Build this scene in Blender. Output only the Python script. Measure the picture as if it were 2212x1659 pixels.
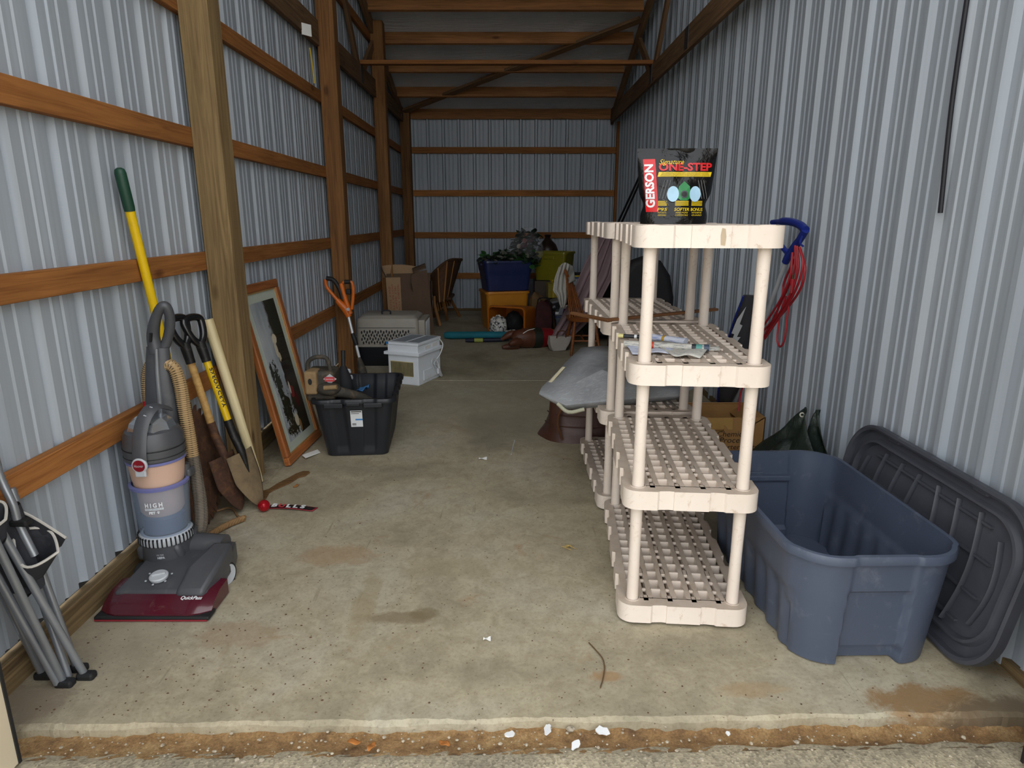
import bpy, bmesh, math, random
from mathutils import Vector, Matrix, Euler
random.seed(7)
for o in list(bpy.data.objects): bpy.data.objects.remove(o)
SC = bpy.context.scene
COL = SC.collection
R = math.radians

# ---------------------------------------------------------------- camera, sky, exposure
IMG_W, FPX = 2212.0, 1410.0
PITCH, CAM_H, CX, CY = R(14.25), 1.41, 1103.0, 829.5
cam_d = bpy.data.cameras.new('camera')
cam_d.sensor_fit = 'HORIZONTAL'; cam_d.sensor_width = 36.0
cam_d.lens = 36.0 * FPX / IMG_W
cam_d.shift_x = (IMG_W / 2 - CX) / IMG_W
cam_d.clip_start = 0.05
cam = bpy.data.objects.new('camera', cam_d); COL.objects.link(cam)
cam.location = (0, 0, CAM_H); cam.rotation_euler = (R(90) - PITCH, 0, 0)
SC.camera = cam
W = bpy.data.worlds.new('overcast_sky'); SC.world = W; W.use_nodes = True
W.node_tree.nodes['Background'].inputs[0].default_value = (0.95, 0.975, 1.0, 1)
W.node_tree.nodes['Background'].inputs[1].default_value = 1.0
SC.view_settings.view_transform = 'Standard'; SC.view_settings.look = 'None'
SC.view_settings.exposure = 1.5; SC.view_settings.gamma = 1.0
SC.view_settings.use_curve_mapping = False

# ---------------------------------------------------------------- pixel -> place
_c, _s = math.cos(PITCH), math.sin(PITCH)
def at(x, y, **k):
    u = (x - CX) / FPX; v = -(y - CY) / FPX
    d = (u, _c + v * _s, v * _c - _s); o = (0, 0, CAM_H)
    (a, val), = k.items(); i = 'XYZ'.index(a); t = (val - o[i]) / d[i]
    return Vector((o[0] + t * d[0], o[1] + t * d[1], o[2] + t * d[2]))

# ---------------------------------------------------------------- materials
def lin(h):
    h = h.lstrip('#')
    out = []
    for i in (0, 2, 4):
        c = int(h[i:i+2], 16) / 255
        out.append(c / 12.92 if c <= 0.04045 else ((c + 0.055) / 1.055) ** 2.4)
    return (*out, 1)
class NT:
    def __init__(s, name):
        s.m = bpy.data.materials.new(name); s.m.use_nodes = True
        s.t = s.m.node_tree; s.b = s.t.nodes['Principled BSDF']
    def n(s, typ, **k):
        nd = s.t.nodes.new(typ)
        for a, b in k.items(): setattr(nd, a, b)
        return nd
    def l(s, a, b): s.t.links.new(a, b)
    def set(s, nd, **k):
        for a, b in k.items():
            inp = nd.inputs[a.replace('_', ' ')]
            if hasattr(b, 'is_linked') or hasattr(b, 'links'): s.l(b, inp)
            else: inp.default_value = b
        return nd
    def coord(s, kind='Object', scale=(1, 1, 1), loc=(0, 0, 0), rot=(0, 0, 0)):
        tc = s.n('ShaderNodeTexCoord'); mp = s.n('ShaderNodeMapping')
        s.l(tc.outputs[kind], mp.inputs[0])
        mp.inputs['Scale'].default_value = scale; mp.inputs['Location'].default_value = loc
        mp.inputs['Rotation'].default_value = rot
        return mp.outputs[0]
    def noise(s, vec, scale=5, detail=4, rough=.55, dist=0):
        nd = s.n('ShaderNodeTexNoise'); s.l(vec, nd.inputs['Vector'])
        nd.inputs['Scale'].default_value = scale; nd.inputs['Detail'].default_value = detail
        nd.inputs['Roughness'].default_value = rough; nd.inputs['Distortion'].default_value = dist
        return nd.outputs['Fac']
    def ramp(s, fac, stops):
        nd = s.n('ShaderNodeValToRGB'); s.l(fac, nd.inputs[0])
        e = nd.color_ramp.elements
        while len(e) < len(stops): e.new(0.5)
        for el, (p, c) in zip(e, stops):
            el.position = p; el.color = c if len(c) == 4 else (*c, 1)
        return nd.outputs[0]
    def mix(s, fac, a, b, mode='MIX'):
        nd = s.n('ShaderNodeMix', data_type='RGBA', blend_type=mode)
        for inp, v in ((nd.inputs[0], fac), (nd.inputs[6], a), (nd.inputs[7], b)):
            if hasattr(v, 'links'): s.l(v, inp)
            else: inp.default_value = v
        return nd.outputs[2]
    def math(s, op, a, b=0.0, clamp=False):
        nd = s.n('ShaderNodeMath', operation=op, use_clamp=clamp)
        for inp, v in ((nd.inputs[0], a), (nd.inputs[1], b)):
            if hasattr(v, 'links'): s.l(v, inp)
            else: inp.default_value = v
        return nd.outputs[0]
    def bump(s, h, strength=.2, dist=.01):
        nd = s.n('ShaderNodeBump'); s.l(h, nd.inputs['Height'])
        nd.inputs['Strength'].default_value = strength; nd.inputs['Distance'].default_value = dist
        s.l(nd.outputs[0], s.b.inputs['Normal'])
    def base(s, c):
        if hasattr(c, 'links'): s.l(c, s.b.inputs['Base Color'])
        else: s.b.inputs['Base Color'].default_value = c
    def rough(s, r):
        if hasattr(r, 'links'): s.l(r, s.b.inputs['Roughness'])
        else: s.b.inputs['Roughness'].default_value = r
_mats = {}
def mat(name, col, rough=.55, metal=0., var=.12, scale=8., dirt=None, bump=0., bscale=40., spec=.5, trans=0., alpha=1., coat=0.):
    """painted / plastic / cloth surface: colour, slight mottling, optional dirt (colour, amount, scale)"""
    if name in _mats: return _mats[name]
    k = NT(name); v = k.coord()
    c = lin(col); f = k.noise(v, scale, 5)
    dk = tuple(x * (1 - var) for x in c[:3]) + (1,); lt = tuple(min(1, x * (1 + var)) for x in c[:3]) + (1,)
    out = k.ramp(f, [(.3, dk), (.7, lt)])
    if dirt:
        g = k.noise(v, dirt[2], 8, .65, .6)
        lo = .62 - .4 * dirt[1]
        msk = k.ramp(g, [(lo, (0, 0, 0)), (lo + .22, (1, 1, 1))])
        msk = k.math('MULTIPLY', msk, min(1, .35 + dirt[1]))
        out = k.mix(msk, out, lin(dirt[0]))
    k.base(out); k.rough(rough); k.b.inputs['Metallic'].default_value = metal
    k.b.inputs['Specular IOR Level'].default_value = spec
    k.b.inputs['Transmission Weight'].default_value = trans; k.b.inputs['Alpha'].default_value = alpha
    k.b.inputs['Coat Weight'].default_value = coat
    if bump: k.bump(k.noise(v, bscale, 4), bump, .01)
    _mats[name] = k.m
    return k.m
def wood(name, light, dark, rough=.75, grain=55., knots=True, spec=.3):
    """sawn lumber, grain along local X"""
    if name in _mats: return _mats[name]
    k = NT(name)
    oi = k.n('ShaderNodeObjectInfo')
    tc = k.n('ShaderNodeTexCoord'); add = k.n('ShaderNodeVectorMath', operation='ADD')
    sc = k.n('ShaderNodeVectorMath', operation='SCALE'); k.l(oi.outputs['Random'], sc.inputs['Scale']); sc.inputs[0].default_value = (7, 5, 3)
    k.l(tc.outputs['Object'], add.inputs[0]); k.l(sc.outputs[0], add.inputs[1])
    mp = k.n('ShaderNodeMapping'); k.l(add.outputs[0], mp.inputs[0]); mp.inputs['Scale'].default_value = (.035, 1, 1)
    g = k.noise(mp.outputs[0], grain, 6, .6, 1.2)
    mp2 = k.n('ShaderNodeMapping'); k.l(add.outputs[0], mp2.inputs[0]); mp2.inputs['Scale'].default_value = (.25, 1, 1)
    b = k.noise(mp2.outputs[0], 6, 4)
    c = k.ramp(g, [(.25, lin(dark)), (.6, lin(light))])
    tone = k.ramp(b, [(.3, (.72, .70, .66)), (.7, (1.1, 1.08, 1.05))])
    c = k.mix(1.0, c, tone, 'MULTIPLY')
    if knots:
        vo = k.n('ShaderNodeTexVoronoi'); mp3 = k.n('ShaderNodeMapping'); k.l(add.outputs[0], mp3.inputs[0])
        mp3.inputs['Scale'].default_value = (2.2, 5, 5); k.l(mp3.outputs[0], vo.inputs['Vector']); vo.inputs['Scale'].default_value = 1.0
        kn = k.ramp(vo.outputs['Distance'], [(.05, (.32, .26, .22)), (.13, (1, 1, 1))])
        c = k.mix(.8, c, kn, 'MULTIPLY')
    ob = k.n('ShaderNodeMapRange'); k.l(oi.outputs['Random'], ob.inputs[0]); ob.inputs[3].default_value = .8; ob.inputs[4].default_value = 1.12
    hs = k.n('ShaderNodeHueSaturation'); k.l(c, hs.inputs['Color']); k.l(ob.outputs[0], hs.inputs['Value'])
    k.base(hs.outputs[0]); k.rough(rough); k.b.inputs['Specular IOR Level'].default_value = spec
    k.bump(g, .25, .004)
    _mats[name] = k.m
    return k.m

# ---------------------------------------------------------------- mesh building
class MB:
    def __init__(s): s.v = []; s.f = []
    def add(s, vs, fs, M=None):
        b = len(s.v)
        s.v += [tuple(M @ Vector(p)) if M else tuple(p) for p in vs]
        s.f += [tuple(i + b for i in f) for f in fs]
        return s
    def box(s, x0, x1, y0, y1, z0, z1, M=None):
        vs = [(x, y, z) for z in (z0, z1) for y in (y0, y1) for x in (x0, x1)]
        return s.add(vs, [(0, 2, 3, 1), (4, 5, 7, 6), (0, 1, 5, 4), (2, 6, 7, 3), (0, 4, 6, 2), (1, 3, 7, 5)], M)
    def cbox(s, c, d, M=None):
        return s.box(c[0]-d[0]/2, c[0]+d[0]/2, c[1]-d[1]/2, c[1]+d[1]/2, c[2]-d[2]/2, c[2]+d[2]/2, M)
    def rings(s, rings, cap0=True, cap1=True, closed=True, loop=False, M=None):
        n = len(rings[0]); vs = [p for r in rings for p in r]; fs = []
        m = len(rings)
        for i in range(m if loop else m - 1):
            for j in range(n if closed else n - 1):
                a = i * n + j; b = i * n + (j + 1) % n; i2 = ((i + 1) % m) * n
                fs.append((a, b, i2 + (j + 1) % n, i2 + j))
        if cap0 and not loop: fs.append(tuple(reversed(range(n))))
        if cap1 and not loop: fs.append(tuple((m - 1) * n + j for j in range(n)))
        return s.add(vs, fs, M)
    def tube(s, pts, r, seg=10, cap=True, M=None, flat=1.0, up=None):
        pts = [Vector(p) for p in pts]; n = len(pts)
        rs = r if isinstance(r, (list, tuple)) else [r] * n
        t0 = (pts[1] - pts[0]).normalized()
        nrm = Vector(up) if up else (Vector((0, 0, 1)) if abs(t0.z) < .9 else Vector((1, 0, 0)))
        nrm = (nrm - t0 * nrm.dot(t0)).normalized()
        rings = []
        for i in range(n):
            t = (pts[min(i+1, n-1)] - pts[max(i-1, 0)]).normalized()
            nrm = (nrm - t * nrm.dot(t))
            nrm = nrm.normalized() if nrm.length > 1e-6 else t.orthogonal().normalized()
            b = t.cross(nrm)
            rings.append([tuple(pts[i] + nrm * (rs[i] * flat * math.cos(a)) + b * (rs[i] * math.sin(a))) for a in [2*math.pi*j/seg for j in range(seg)]])
        return s.rings(rings, cap, cap, M=M)
    def lathe(s, prof, seg=24, M=None, cap=True, sx=1., sy=1.):
        rings = [[(r * sx * math.cos(2*math.pi*j/seg), r * sy * math.sin(2*math.pi*j/seg), z) for j in range(seg)] for r, z in prof]
        return s.rings(rings, cap, cap, M=M)
    def prism(s, poly, h0, h1, M=None):
        a = [(x, y, h0) for x, y in poly]; b = [(x, y, h1) for x, y in poly]
        return s.rings([a, b], M=M)
    def grid(s, fn, nu, nv, M=None, thick=0.):
        vs = [fn(i / nu, j / nv) for i in range(nu + 1) for j in range(nv + 1)]
        w = nv + 1
        fs = [(i*w+j, (i+1)*w+j, (i+1)*w+j+1, i*w+j+1) for i in range(nu) for j in range(nv)]
        return s.add(vs, fs, M)
    def ball(s, c, r, seg=16, M=None):
        rx, ry, rz = (r, r, r) if not isinstance(r, (tuple, list)) else r
        n = max(4, seg // 2); rings = []
        for i in range(1, n):
            a = math.pi * i / n - math.pi / 2
            rings.append([(c[0]+rx*math.cos(a)*math.cos(2*math.pi*j/seg), c[1]+ry*math.cos(a)*math.sin(2*math.pi*j/seg), c[2]+rz*math.sin(a)) for j in range(seg)])
        b = len(s.v); s.rings(rings, False, False, M=M)
        lo = len(s.v); p0 = Vector((c[0], c[1], c[2]-rz)); p1 = Vector((c[0], c[1], c[2]+rz))
        s.v += [tuple(M @ p0) if M else tuple(p0), tuple(M @ p1) if M else tuple(p1)]
        for j in range(seg):
            s.f.append((lo, b + (j+1) % seg, b + j)); s.f.append((lo + 1, b + (n-2)*seg + j, b + (n-2)*seg + (j+1) % seg))
        return s
    def build(s, name, m, parent=None, smooth=None, bevel=0., seg=2, solid=0., sub=0, M=None):
        me = bpy.data.meshes.new(name); me.from_pydata(s.v, [], s.f); me.validate(); me.update()
        bm = bmesh.new(); bm.from_mesh(me); bmesh.ops.recalc_face_normals(bm, faces=bm.faces); bm.to_mesh(me); bm.free()
        me.materials.append(m)
        o = bpy.data.objects.new(name, me); COL.objects.link(o)
        if M is not None: o.matrix_local = M
        if parent: o.parent = parent
        if solid:
            md = o.modifiers.new('solid', 'SOLIDIFY'); md.thickness = solid; md.offset = 0
        if bevel:
            md = o.modifiers.new('bevel', 'BEVEL'); md.width = bevel; md.segments = seg; md.limit_method = 'ANGLE'; md.angle_limit = R(40)
        if sub:
            md = o.modifiers.new('sub', 'SUBSURF'); md.levels = sub; md.render_levels = sub
        if smooth is not None:
            for p in me.polygons: p.use_smooth = True
            me.set_sharp_from_angle(angle=R(smooth))
        return o
def tag(o, label=None, cat=None, group=None, kind=None):
    if label: o['label'] = label
    if cat: o['category'] = cat
    if group: o['group'] = group
    if kind: o['kind'] = kind
    return o
def thing(name, label, cat, loc=(0, 0, 0), rot=(0, 0, 0), group=None):
    o = bpy.data.objects.new(name, None); COL.objects.link(o); o.empty_display_size = .1
    o.location = loc; o.rotation_euler = rot if isinstance(rot, (tuple, list, Euler)) else (0, 0, rot)
    return tag(o, label, cat, group)
def copy_tree(o, parent=None):
    c = o.copy(); COL.objects.link(c); c.parent = parent
    for ch in [x for x in o.children]: copy_tree(ch, c)
    return c
def frame_between(a, b, up=(0, 0, 1)):
    """matrix whose X axis runs a -> b, Z close to up, origin half way"""
    a = Vector(a); b = Vector(b); x = (b - a).normalized(); u = Vector(up)
    if abs(x.dot(u.normalized())) > .98: u = Vector((1, 0, 0)) if abs(x.x) < .9 else Vector((0, 1, 0))
    y = u.cross(x).normalized(); z = x.cross(y)
    return Matrix.Translation((a + b) / 2) @ Matrix((x, y, z)).transposed().to_4x4()
def axis_to(a, b, up=(0, 0, 1)):
    """matrix with origin at a and Z axis towards b"""
    a = Vector(a); b = Vector(b); z = (b - a).normalized(); u = Vector(up)
    if abs(z.dot(u.normalized())) > .98: u = Vector((0, -1, 0))
    y = (u - z * u.dot(z)).normalized(); x = y.cross(z)
    return Matrix.Translation(a) @ Matrix((x, y, z)).transposed().to_4x4()
def board(name, a, b, wy, wz, m, parent=None, up=(0, 0, 1), bevel=.002):
    a = Vector(a); b = Vector(b); L = (b - a).length
    k = MB().cbox((0, 0, 0), (L, wy, wz))
    return k.build(name, m, parent, bevel=bevel, seg=1, M=frame_between(a, b, up))
def rrect(hx, hy, r, nc=6, ns=8):
    """counter-clockwise rounded rectangle, constant point count"""
    pts = []
    cs = [(hx-r, hy-r, 0), (-hx+r, hy-r, 90), (-hx+r, -hy+r, 180), (hx-r, -hy+r, 270)]
    for q, (cx, cy, a0) in enumerate(cs):
        for i in range(nc + 1):
            a = R(a0 + 90 * i / nc); pts.append((cx + r * math.cos(a), cy + r * math.sin(a)))
        nx = cs[(q + 1) % 4]; a = R(nx[2])
        e = (nx[0] + r * math.cos(a), nx[1] + r * math.sin(a)); p = pts[-1]
        for i in range(1, ns): pts.append((p[0] + (e[0]-p[0]) * i / ns, p[1] + (e[1]-p[1]) * i / ns))
    return pts
def bez(pts, n=24):
    """smooth path through points (Catmull-Rom)"""
    P = [Vector(p) for p in pts]; P = [P[0]*2 - P[1]] + P + [P[-1]*2 - P[-2]]; out = []
    m = len(P) - 3
    for i in range(m):
        p0, p1, p2, p3 = P[i:i+4]; k = max(2, n // m)
        for j in range(k):
            t = j / k
            out.append(.5 * ((2*p1) + (-p0+p2)*t + (2*p0-5*p1+4*p2-p3)*t*t + (-p0+3*p1-3*p2+p3)*t**3))
    out.append(P[-2]); return out
_tcache = {}
def text2d(body, size=1., bold=0., shear=0., align='CENTER', space=1.):
    cu = bpy.data.curves.new('t', 'FONT'); cu.body = body; cu.size = size; cu.align_x = align; cu.align_y = 'CENTER'
    cu.offset = bold; cu.shear = shear; cu.space_character = space; cu.resolution_u = 3
    ob = bpy.data.objects.new('t', cu); COL.objects.link(ob)
    dg = bpy.context.evaluated_depsgraph_get(); me = bpy.data.meshes.new_from_object(ob.evaluated_get(dg))
    vs = [(v.co.x, v.co.y) for v in me.vertices]; fs = [tuple(p.vertices) for p in me.polygons]
    bpy.data.objects.remove(ob); bpy.data.curves.remove(cu); bpy.data.meshes.remove(me)
    return vs, fs
def lettering(body, m, parent, fn, size, width=None, name='lettering', **k):
    """flat print: text outline laid on a surface by fn(x, y) -> point"""
    vs, fs = text2d(body, size, **k)
    if width:
        xs = [p[0] for p in vs]; w = max(xs) - min(xs); q = width / w; mid = (max(xs) + min(xs)) / 2 if k.get('align', 'CENTER') == 'CENTER' else min(xs)
        vs = [((x - mid) * q, y) for x, y in vs]
    b = MB().add([fn(x, y) for x, y in vs], fs)
    me = bpy.data.meshes.new(name); me.from_pydata(b.v, [], b.f); me.update(); me.materials.append(m)
    o = bpy.data.objects.new(name, me); COL.objects.link(o); o.parent = parent
    return o
def tub(hx, hy, h, bx, by, r, wall=.004, lip=.018, lip_h=.03, floor=.012, steps=8, mod=None, nc=6, ns=12):
    """open plastic tub: outer shell, rolled lip, inner shell. mod(x, y, t, nx, ny) -> outward offset"""
    k = MB(); rings = []
    def ring(t, off, z):
        X = bx + (hx - bx) * t; Y = by + (hy - by) * t
        base = rrect(X, Y, r, nc, ns); out = []; n = len(base)
        for i, (x, y) in enumerate(base):
            p = base[(i-1) % n]; q = base[(i+1) % n]; tx, ty = q[0]-p[0], q[1]-p[1]; L = math.hypot(tx, ty) or 1
            nx, ny = ty / L, -tx / L
            o = off + (mod(x, y, t, nx, ny) if mod else 0)
            out.append((x + nx * o, y + ny * o, z))
        return out
    rings.append(ring(0, -.01, 0))
    for i in range(steps + 1):
        t = i / steps; rings.append(ring(t, 0, .006 + (h - lip_h - .006) * t))
    t1 = 1.0
    rings.append(ring(1, lip, h - lip_h)); rings.append(ring(1, lip + .002, h - lip_h * .5)); rings.append(ring(1, lip - .003, h)); rings.append(ring(1, -wall, h))
    for i in range(steps, -1, -1):
        t = i / steps; rings.append(ring(t, -wall, floor + (h - lip_h - floor) * t))
    k.rings(rings, True, True)
    return k
# ---------------------------------------------------------------- surface materials of the building
def concrete(name, base='#b3a88f', stains=()):
    k = NT(name); v = k.coord()
    big = k.noise(v, 1.3, 5, .55, .5); mid = k.noise(v, 13, 9, .72, .6); fine = k.noise(v, 70, 8, .82)
    c = k.ramp(big, [(.3, lin('#857e6b')), (.5, lin('#a89e87')), (.72, lin('#b0ab9b'))])
    c = k.mix(1.0, c, k.ramp(mid, [(.3, (.76, .74, .70)), (.6, (1.06, 1.06, 1.05))]), 'MULTIPLY')
    c = k.mix(1.0, c, k.ramp(fine, [(.30, (.60, .55, .48)), (.46, (.97, .97, .96)), (.72, (1.13, 1.13, 1.13))]), 'MULTIPLY')
    rust = k.noise(v, 3.1, 7, .7, .8)
    c = k.mix(k.ramp(rust, [(.60, (0, 0, 0)), (.70, (.55, .55, .55))]), c, lin('#93714a'))
    # scuffs: long thin streaks
    sv = k.coord(scale=(26, 1.6, 1), rot=(0, 0, R(18)))
    sc = k.noise(sv, 1.4, 3, .5)
    c = k.mix(k.ramp(sc, [(.70, (0, 0, 0)), (.735, (.35, .35, .35))]), c, lin('#6d6350'))
    sp = k.n('ShaderNodeTexVoronoi'); k.l(v, sp.inputs['Vector']); sp.inputs['Scale'].default_value = 34
    c = k.mix(k.ramp(sp.outputs['Distance'], [(.07, (.85, .85, .85)), (.11, (0, 0, 0))]), c, lin('#5d4a36'))
    sx = k.n('ShaderNodeSeparateXYZ'); tc = k.n('ShaderNodeTexCoord'); k.l(tc.outputs['Object'], sx.inputs[0])
    wob = k.math('MULTIPLY', k.math('SUBTRACT', k.noise(v, 11, 8, .78, .6), .5), 3.4)
    for (cx, cy, rx, ry, col, amt) in stains:
        dx = k.math('DIVIDE', k.math('SUBTRACT', sx.outputs[0], cx), rx)
        dy = k.math('DIVIDE', k.math('SUBTRACT', sx.outputs[1], cy), ry)
        d = k.math('ADD', k.math('ADD', k.math('MULTIPLY', dx, dx), k.math('MULTIPLY', dy, dy)), wob)
        m = k.ramp(d, [(.35, (amt, amt, amt)), (1.0, (0, 0, 0))])
        c = k.mix(m, c, lin(col))
    k.base(c); k.rough(k.ramp(mid, [(.3, (.62,)*3), (.7, (.85,)*3)]))
    k.bump(k.math('ADD', k.math('MULTIPLY', fine, .35), mid), .35, .004)
    return k.m
CONC = concrete('worn_concrete', stains=[
    (-.40, 2.09, .15, .045, '#7d6f55', .75), (-.31, 2.12, .06, .04, '#746649', .6),
    (1.26, 1.67, .20, .085, '#8a6a42', .85), (-.75, 2.55, .20, .10, '#9a7650', .40),
    (-.55, 2.2, .05, .25, '#8d7c58', .40), (-.95, 2.0, .18, .09, '#8f7150', .35),
    (.75, 1.72, .12, .04, '#a07e50', .40), (.30, 1.78, .06, .025, '#9a6c3a', .5),
    (-1.35, 2.2, .30, .65, '#8b8170', .45), (-.2, 2.45, .30, .10, '#988b6c', .30),
    (1.45, 1.62, .22, .08, '#6d5e49', .8), (-1.5, 3.0, .18, .9, '#6a5c4a', .7),
    (-1.5, 1.66, .2, .14, '#7c6f5d', .8), (.5, 5.0, 1.6, 1.2, '#958c78', .4)])
def dirt_mat():
    k = NT('packed_dirt'); v = k.coord()
    a = k.noise(v, 12, 8, .7); b = k.noise(v, 150, 5, .7)
    c = k.ramp(a, [(.3, lin('#6b5239')), (.5, lin('#987850')), (.72, lin('#bda276'))])
    c = k.mix(1.0, c, k.ramp(b, [(.3, (.6, .58, .55)), (.7, (1.25, 1.22, 1.18))]), 'MULTIPLY')
    k.base(c); k.rough(.95); k.bump(k.math('ADD', a, b), .6, .01)
    return k.m
def apron_mat():
    k = NT('aggregate_concrete'); v = k.coord()
    a = k.noise(v, 4, 6, .6); vo = k.n('ShaderNodeTexVoronoi'); k.l(v, vo.inputs['Vector']); vo.inputs['Scale'].default_value = 130
    c = k.ramp(a, [(.3, lin('#8d8676')), (.7, lin('#b5ab94'))])
    hs = k.ramp(k.math('FRACT', k.math('MULTIPLY', vo.outputs['Color'], 1.0)), [(.1, (.62, .60, .56)), (.5, (1, .98, .94)), (.95, (1.3, 1.28, 1.22))])
    c = k.mix(1.0, c, hs, 'MULTIPLY'); k.base(c); k.rough(.9); k.bump(vo.outputs['Distance'], .4, .004)
    return k.m
def steel_mat():
    k = NT('painted_steel_siding'); v = k.coord()
    f = k.noise(v, 2.2, 4); g = k.noise(v, 55, 6, .75, 1.5)
    st = k.noise(k.coord(scale=(9, 9, .5)), 3, 5, .6)
    c = k.ramp(f, [(.3, lin('#98a1ab')), (.7, lin('#a8b0b9'))])
    c = k.mix(1.0, c, k.ramp(st, [(.3, (.88, .86, .84)), (.6, (1.02, 1.02, 1.02))]), 'MULTIPLY')
    c = k.mix(k.ramp(g, [(.70, (0, 0, 0)), (.78, (.5, .5, .5))]), c, lin('#6e675e'))
    k.base(c); k.rough(.42); k.b.inputs['Specular IOR Level'].default_value = .5
    return k.m
STEEL = steel_mat(); DIRT = dirt_mat(); APRON = apron_mat()
GIRT = wood('girt_lumber', '#a8703c', '#7c4b24')
POST = wood('treated_post', '#917a55', '#5f4a2f', grain=42)
PURL = wood('roof_lumber', '#a8754a', '#74502e')
POST2 = wood('brown_post', '#8b6238', '#59391e', grain=42)
SILL = wood('treated_sill', '#7f6c4d', '#4c3c28', grain=40, knots=False)
TRUSS = wood('truss_lumber', '#84664a', '#55402c')
BEIGE = mat('beige_door_paint', '#cfc2a8', .45, var=.03)
BLACKRUB = mat('black_rubber', '#17181a', .6, var=.2)

def struct(name, m=None):
    o = bpy.data.objects.new(name, None); COL.objects.link(o); return tag(o, kind='structure')
ROOF = lambda Y: 2.955 + (10.2 - Y) / 3.0          # underside of the roof insulation

# ---------------------------------------------------------------- ground, slab, apron
fl = struct('floor')
def slab(y0, y1):
    k = MB(); n = 60
    n = 220 if y0 < 3 else 4
    rag = lambda x, a: (a * (.5 * math.sin(7 * x + 1) + .35 * math.sin(23 * x) + .25 * math.sin(61 * x + 2)) + random.uniform(-.3, .3) * a) if y0 < 3 else 0
    fr = [(x, y0 + rag(x, .006) + (.018 * x if y0 < 3 else 0), 0) for x in [-1.62 + 3.26 * i / n for i in range(n + 1)]]
    top_b = [(x, y1, 0) for x, _, _ in fr]
    top_f = [(x, y + .011 + rag(x + 5, .007), 0) for x, y, _ in fr]; edge = [(x, y, -.010 + rag(x + 9, .003)) for x, y, _ in fr]; low = [(x, y - .004, -.12) for x, y, _ in fr]; bk = [(x, y1, -.12) for x, _, _ in fr]
    k.rings([top_b, [(x, y + .06, 0) for x, y, _ in fr], top_f, edge, low, bk], False, False, closed=False)
    return k.build('slab', CONC, fl)
slab(1.592, 5.677); slab(5.682, 10.32)
def dirt(u, v):
    x = -1.7 + 3.4 * u; y = 1.495 + .115 * v + .018 * x
    dip = -.026 - .010 * math.sin(math.pi * v) - .012 * max(0, x) * math.sin(math.pi * v)
    return (x, y, dip + random.uniform(-.005, .005))
tag(MB().grid(dirt, 150, 10).build('soil', DIRT, None, smooth=60), 'strip of brown soil between slab and apron', 'soil', kind='stuff')
def apr(u, v):
    x = -1.75 + 3.5 * u; y = .4 + (1.122 + .018 * x) * v
    e = 0 if v < .999 else -.012
    return (x, y + (0 if v < .97 else random.uniform(-.008, .008)), -.022 + e)
apron_o = MB().grid(apr, 60, 30).build('apron', APRON, None, smooth=50); tag(apron_o, kind='structure')
yard = MB().grid(lambda u, v: (-30 + 60 * u, -40 + 41.0 * v, -.026), 4, 4).build('yard', APRON); tag(yard, kind='structure')

# ---------------------------------------------------------------- ribbed steel sheet
def sheet_mesh(depth=1, fl=.015, dp=.024):
    """one 0.914 m panel, unit height; local X along the wall, local Y = into the room"""
    prof = []; P = .2286
    for q in range(4):
        x = q * P; d = dp * depth; e = .006 * depth
        prof += [(x, 0), (x + .012, 0), (x + .012 + fl, d), (x + .058 - fl * .4, d), (x + .058 + fl * .6, 0)]
        for c in (.117, .172): prof += [(x + c - .011, 0), (x + c - .005, e), (x + c + .005, e), (x + c + .011, 0)]
    prof.append((.9144, 0))
    k = MB(); k.rings([[(x, y, 0) for x, y in prof], [(x, y, 1) for x, y in prof]], False, False, closed=False)
    me = bpy.data.meshes.new('metal_panel'); me.from_pydata(k.v, [], k.f); me.update(); me.materials.append(STEEL)
    return me
RECESS, PROUD, BACKP = sheet_mesh(-1), sheet_mesh(1), sheet_mesh(1, .015, .036)
def panel(me, M, h, parent):
    o = bpy.data.objects.new('metal_panel', me); COL.objects.link(o); o.parent = parent
    o.matrix_local = M @ Matrix.Diagonal((1, 1, h, 1)); return o

XL = lambda Y: -1.402 - .009 * (Y - 3.4)             # inner face of the left posts
aL = math.atan(.009)
wl = struct('wall_left')
for i in range(10):
    y0 = 1.42 + .9144 * i
    h = ROOF(y0) + .15
    # local X -> +Y, local Y -> +X
    M = Matrix.Translation((XL(y0) - .178, y0, .105)) @ Matrix(((-.009, 1, 0, 0), (1, .009, 0, 0), (0, 0, 1, 0), (0, 0, 0, 1)))
    panel(RECESS, M, h, wl)
for z in (.605, 1.20, 1.79, 2.385):
    for y0, y1 in ((1.46, 5.85), (5.853, 10.2)):
        board('girt', (XL(y0) - .159, y0, z), (XL(y1) - .159, y1, z), .038, .089, GIRT, wl)
for z in (3.4, 4.2):
    y1 = 10.2 - (z - 2.9) * 3
    board('girt', (XL(1.5) - .159, 1.46, z), (XL(y1) - .159, y1, z), .038, .089, GIRT, wl)
for y0, y1 in ((1.46, 4.9), (4.905, 10.2)):
    board('sill_board', (XL(y0) - .165, y0, .047), (XL(y1) - .165, y1, .047), .045, .10, SILL, wl)
MB().box(-1.70, -1.662, 1.46, 10.2, .0, .14).build('sill_gap', BLACKRUB, wl)
for y in (3.35, 5.79, 8.10, 10.06):
    k = MB().cbox((0, 0, 0), (ROOF(y) - .12 + .06, .14, .14))
    zt = (ROOF(y) - .12)
    o = k.build('post', POST if y < 4 else POST2, wl, bevel=.004, seg=1, M=frame_between((XL(y) - .07, y + .07, -.03), (XL(y) - .07, y + .07, zt + .03)))
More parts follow.
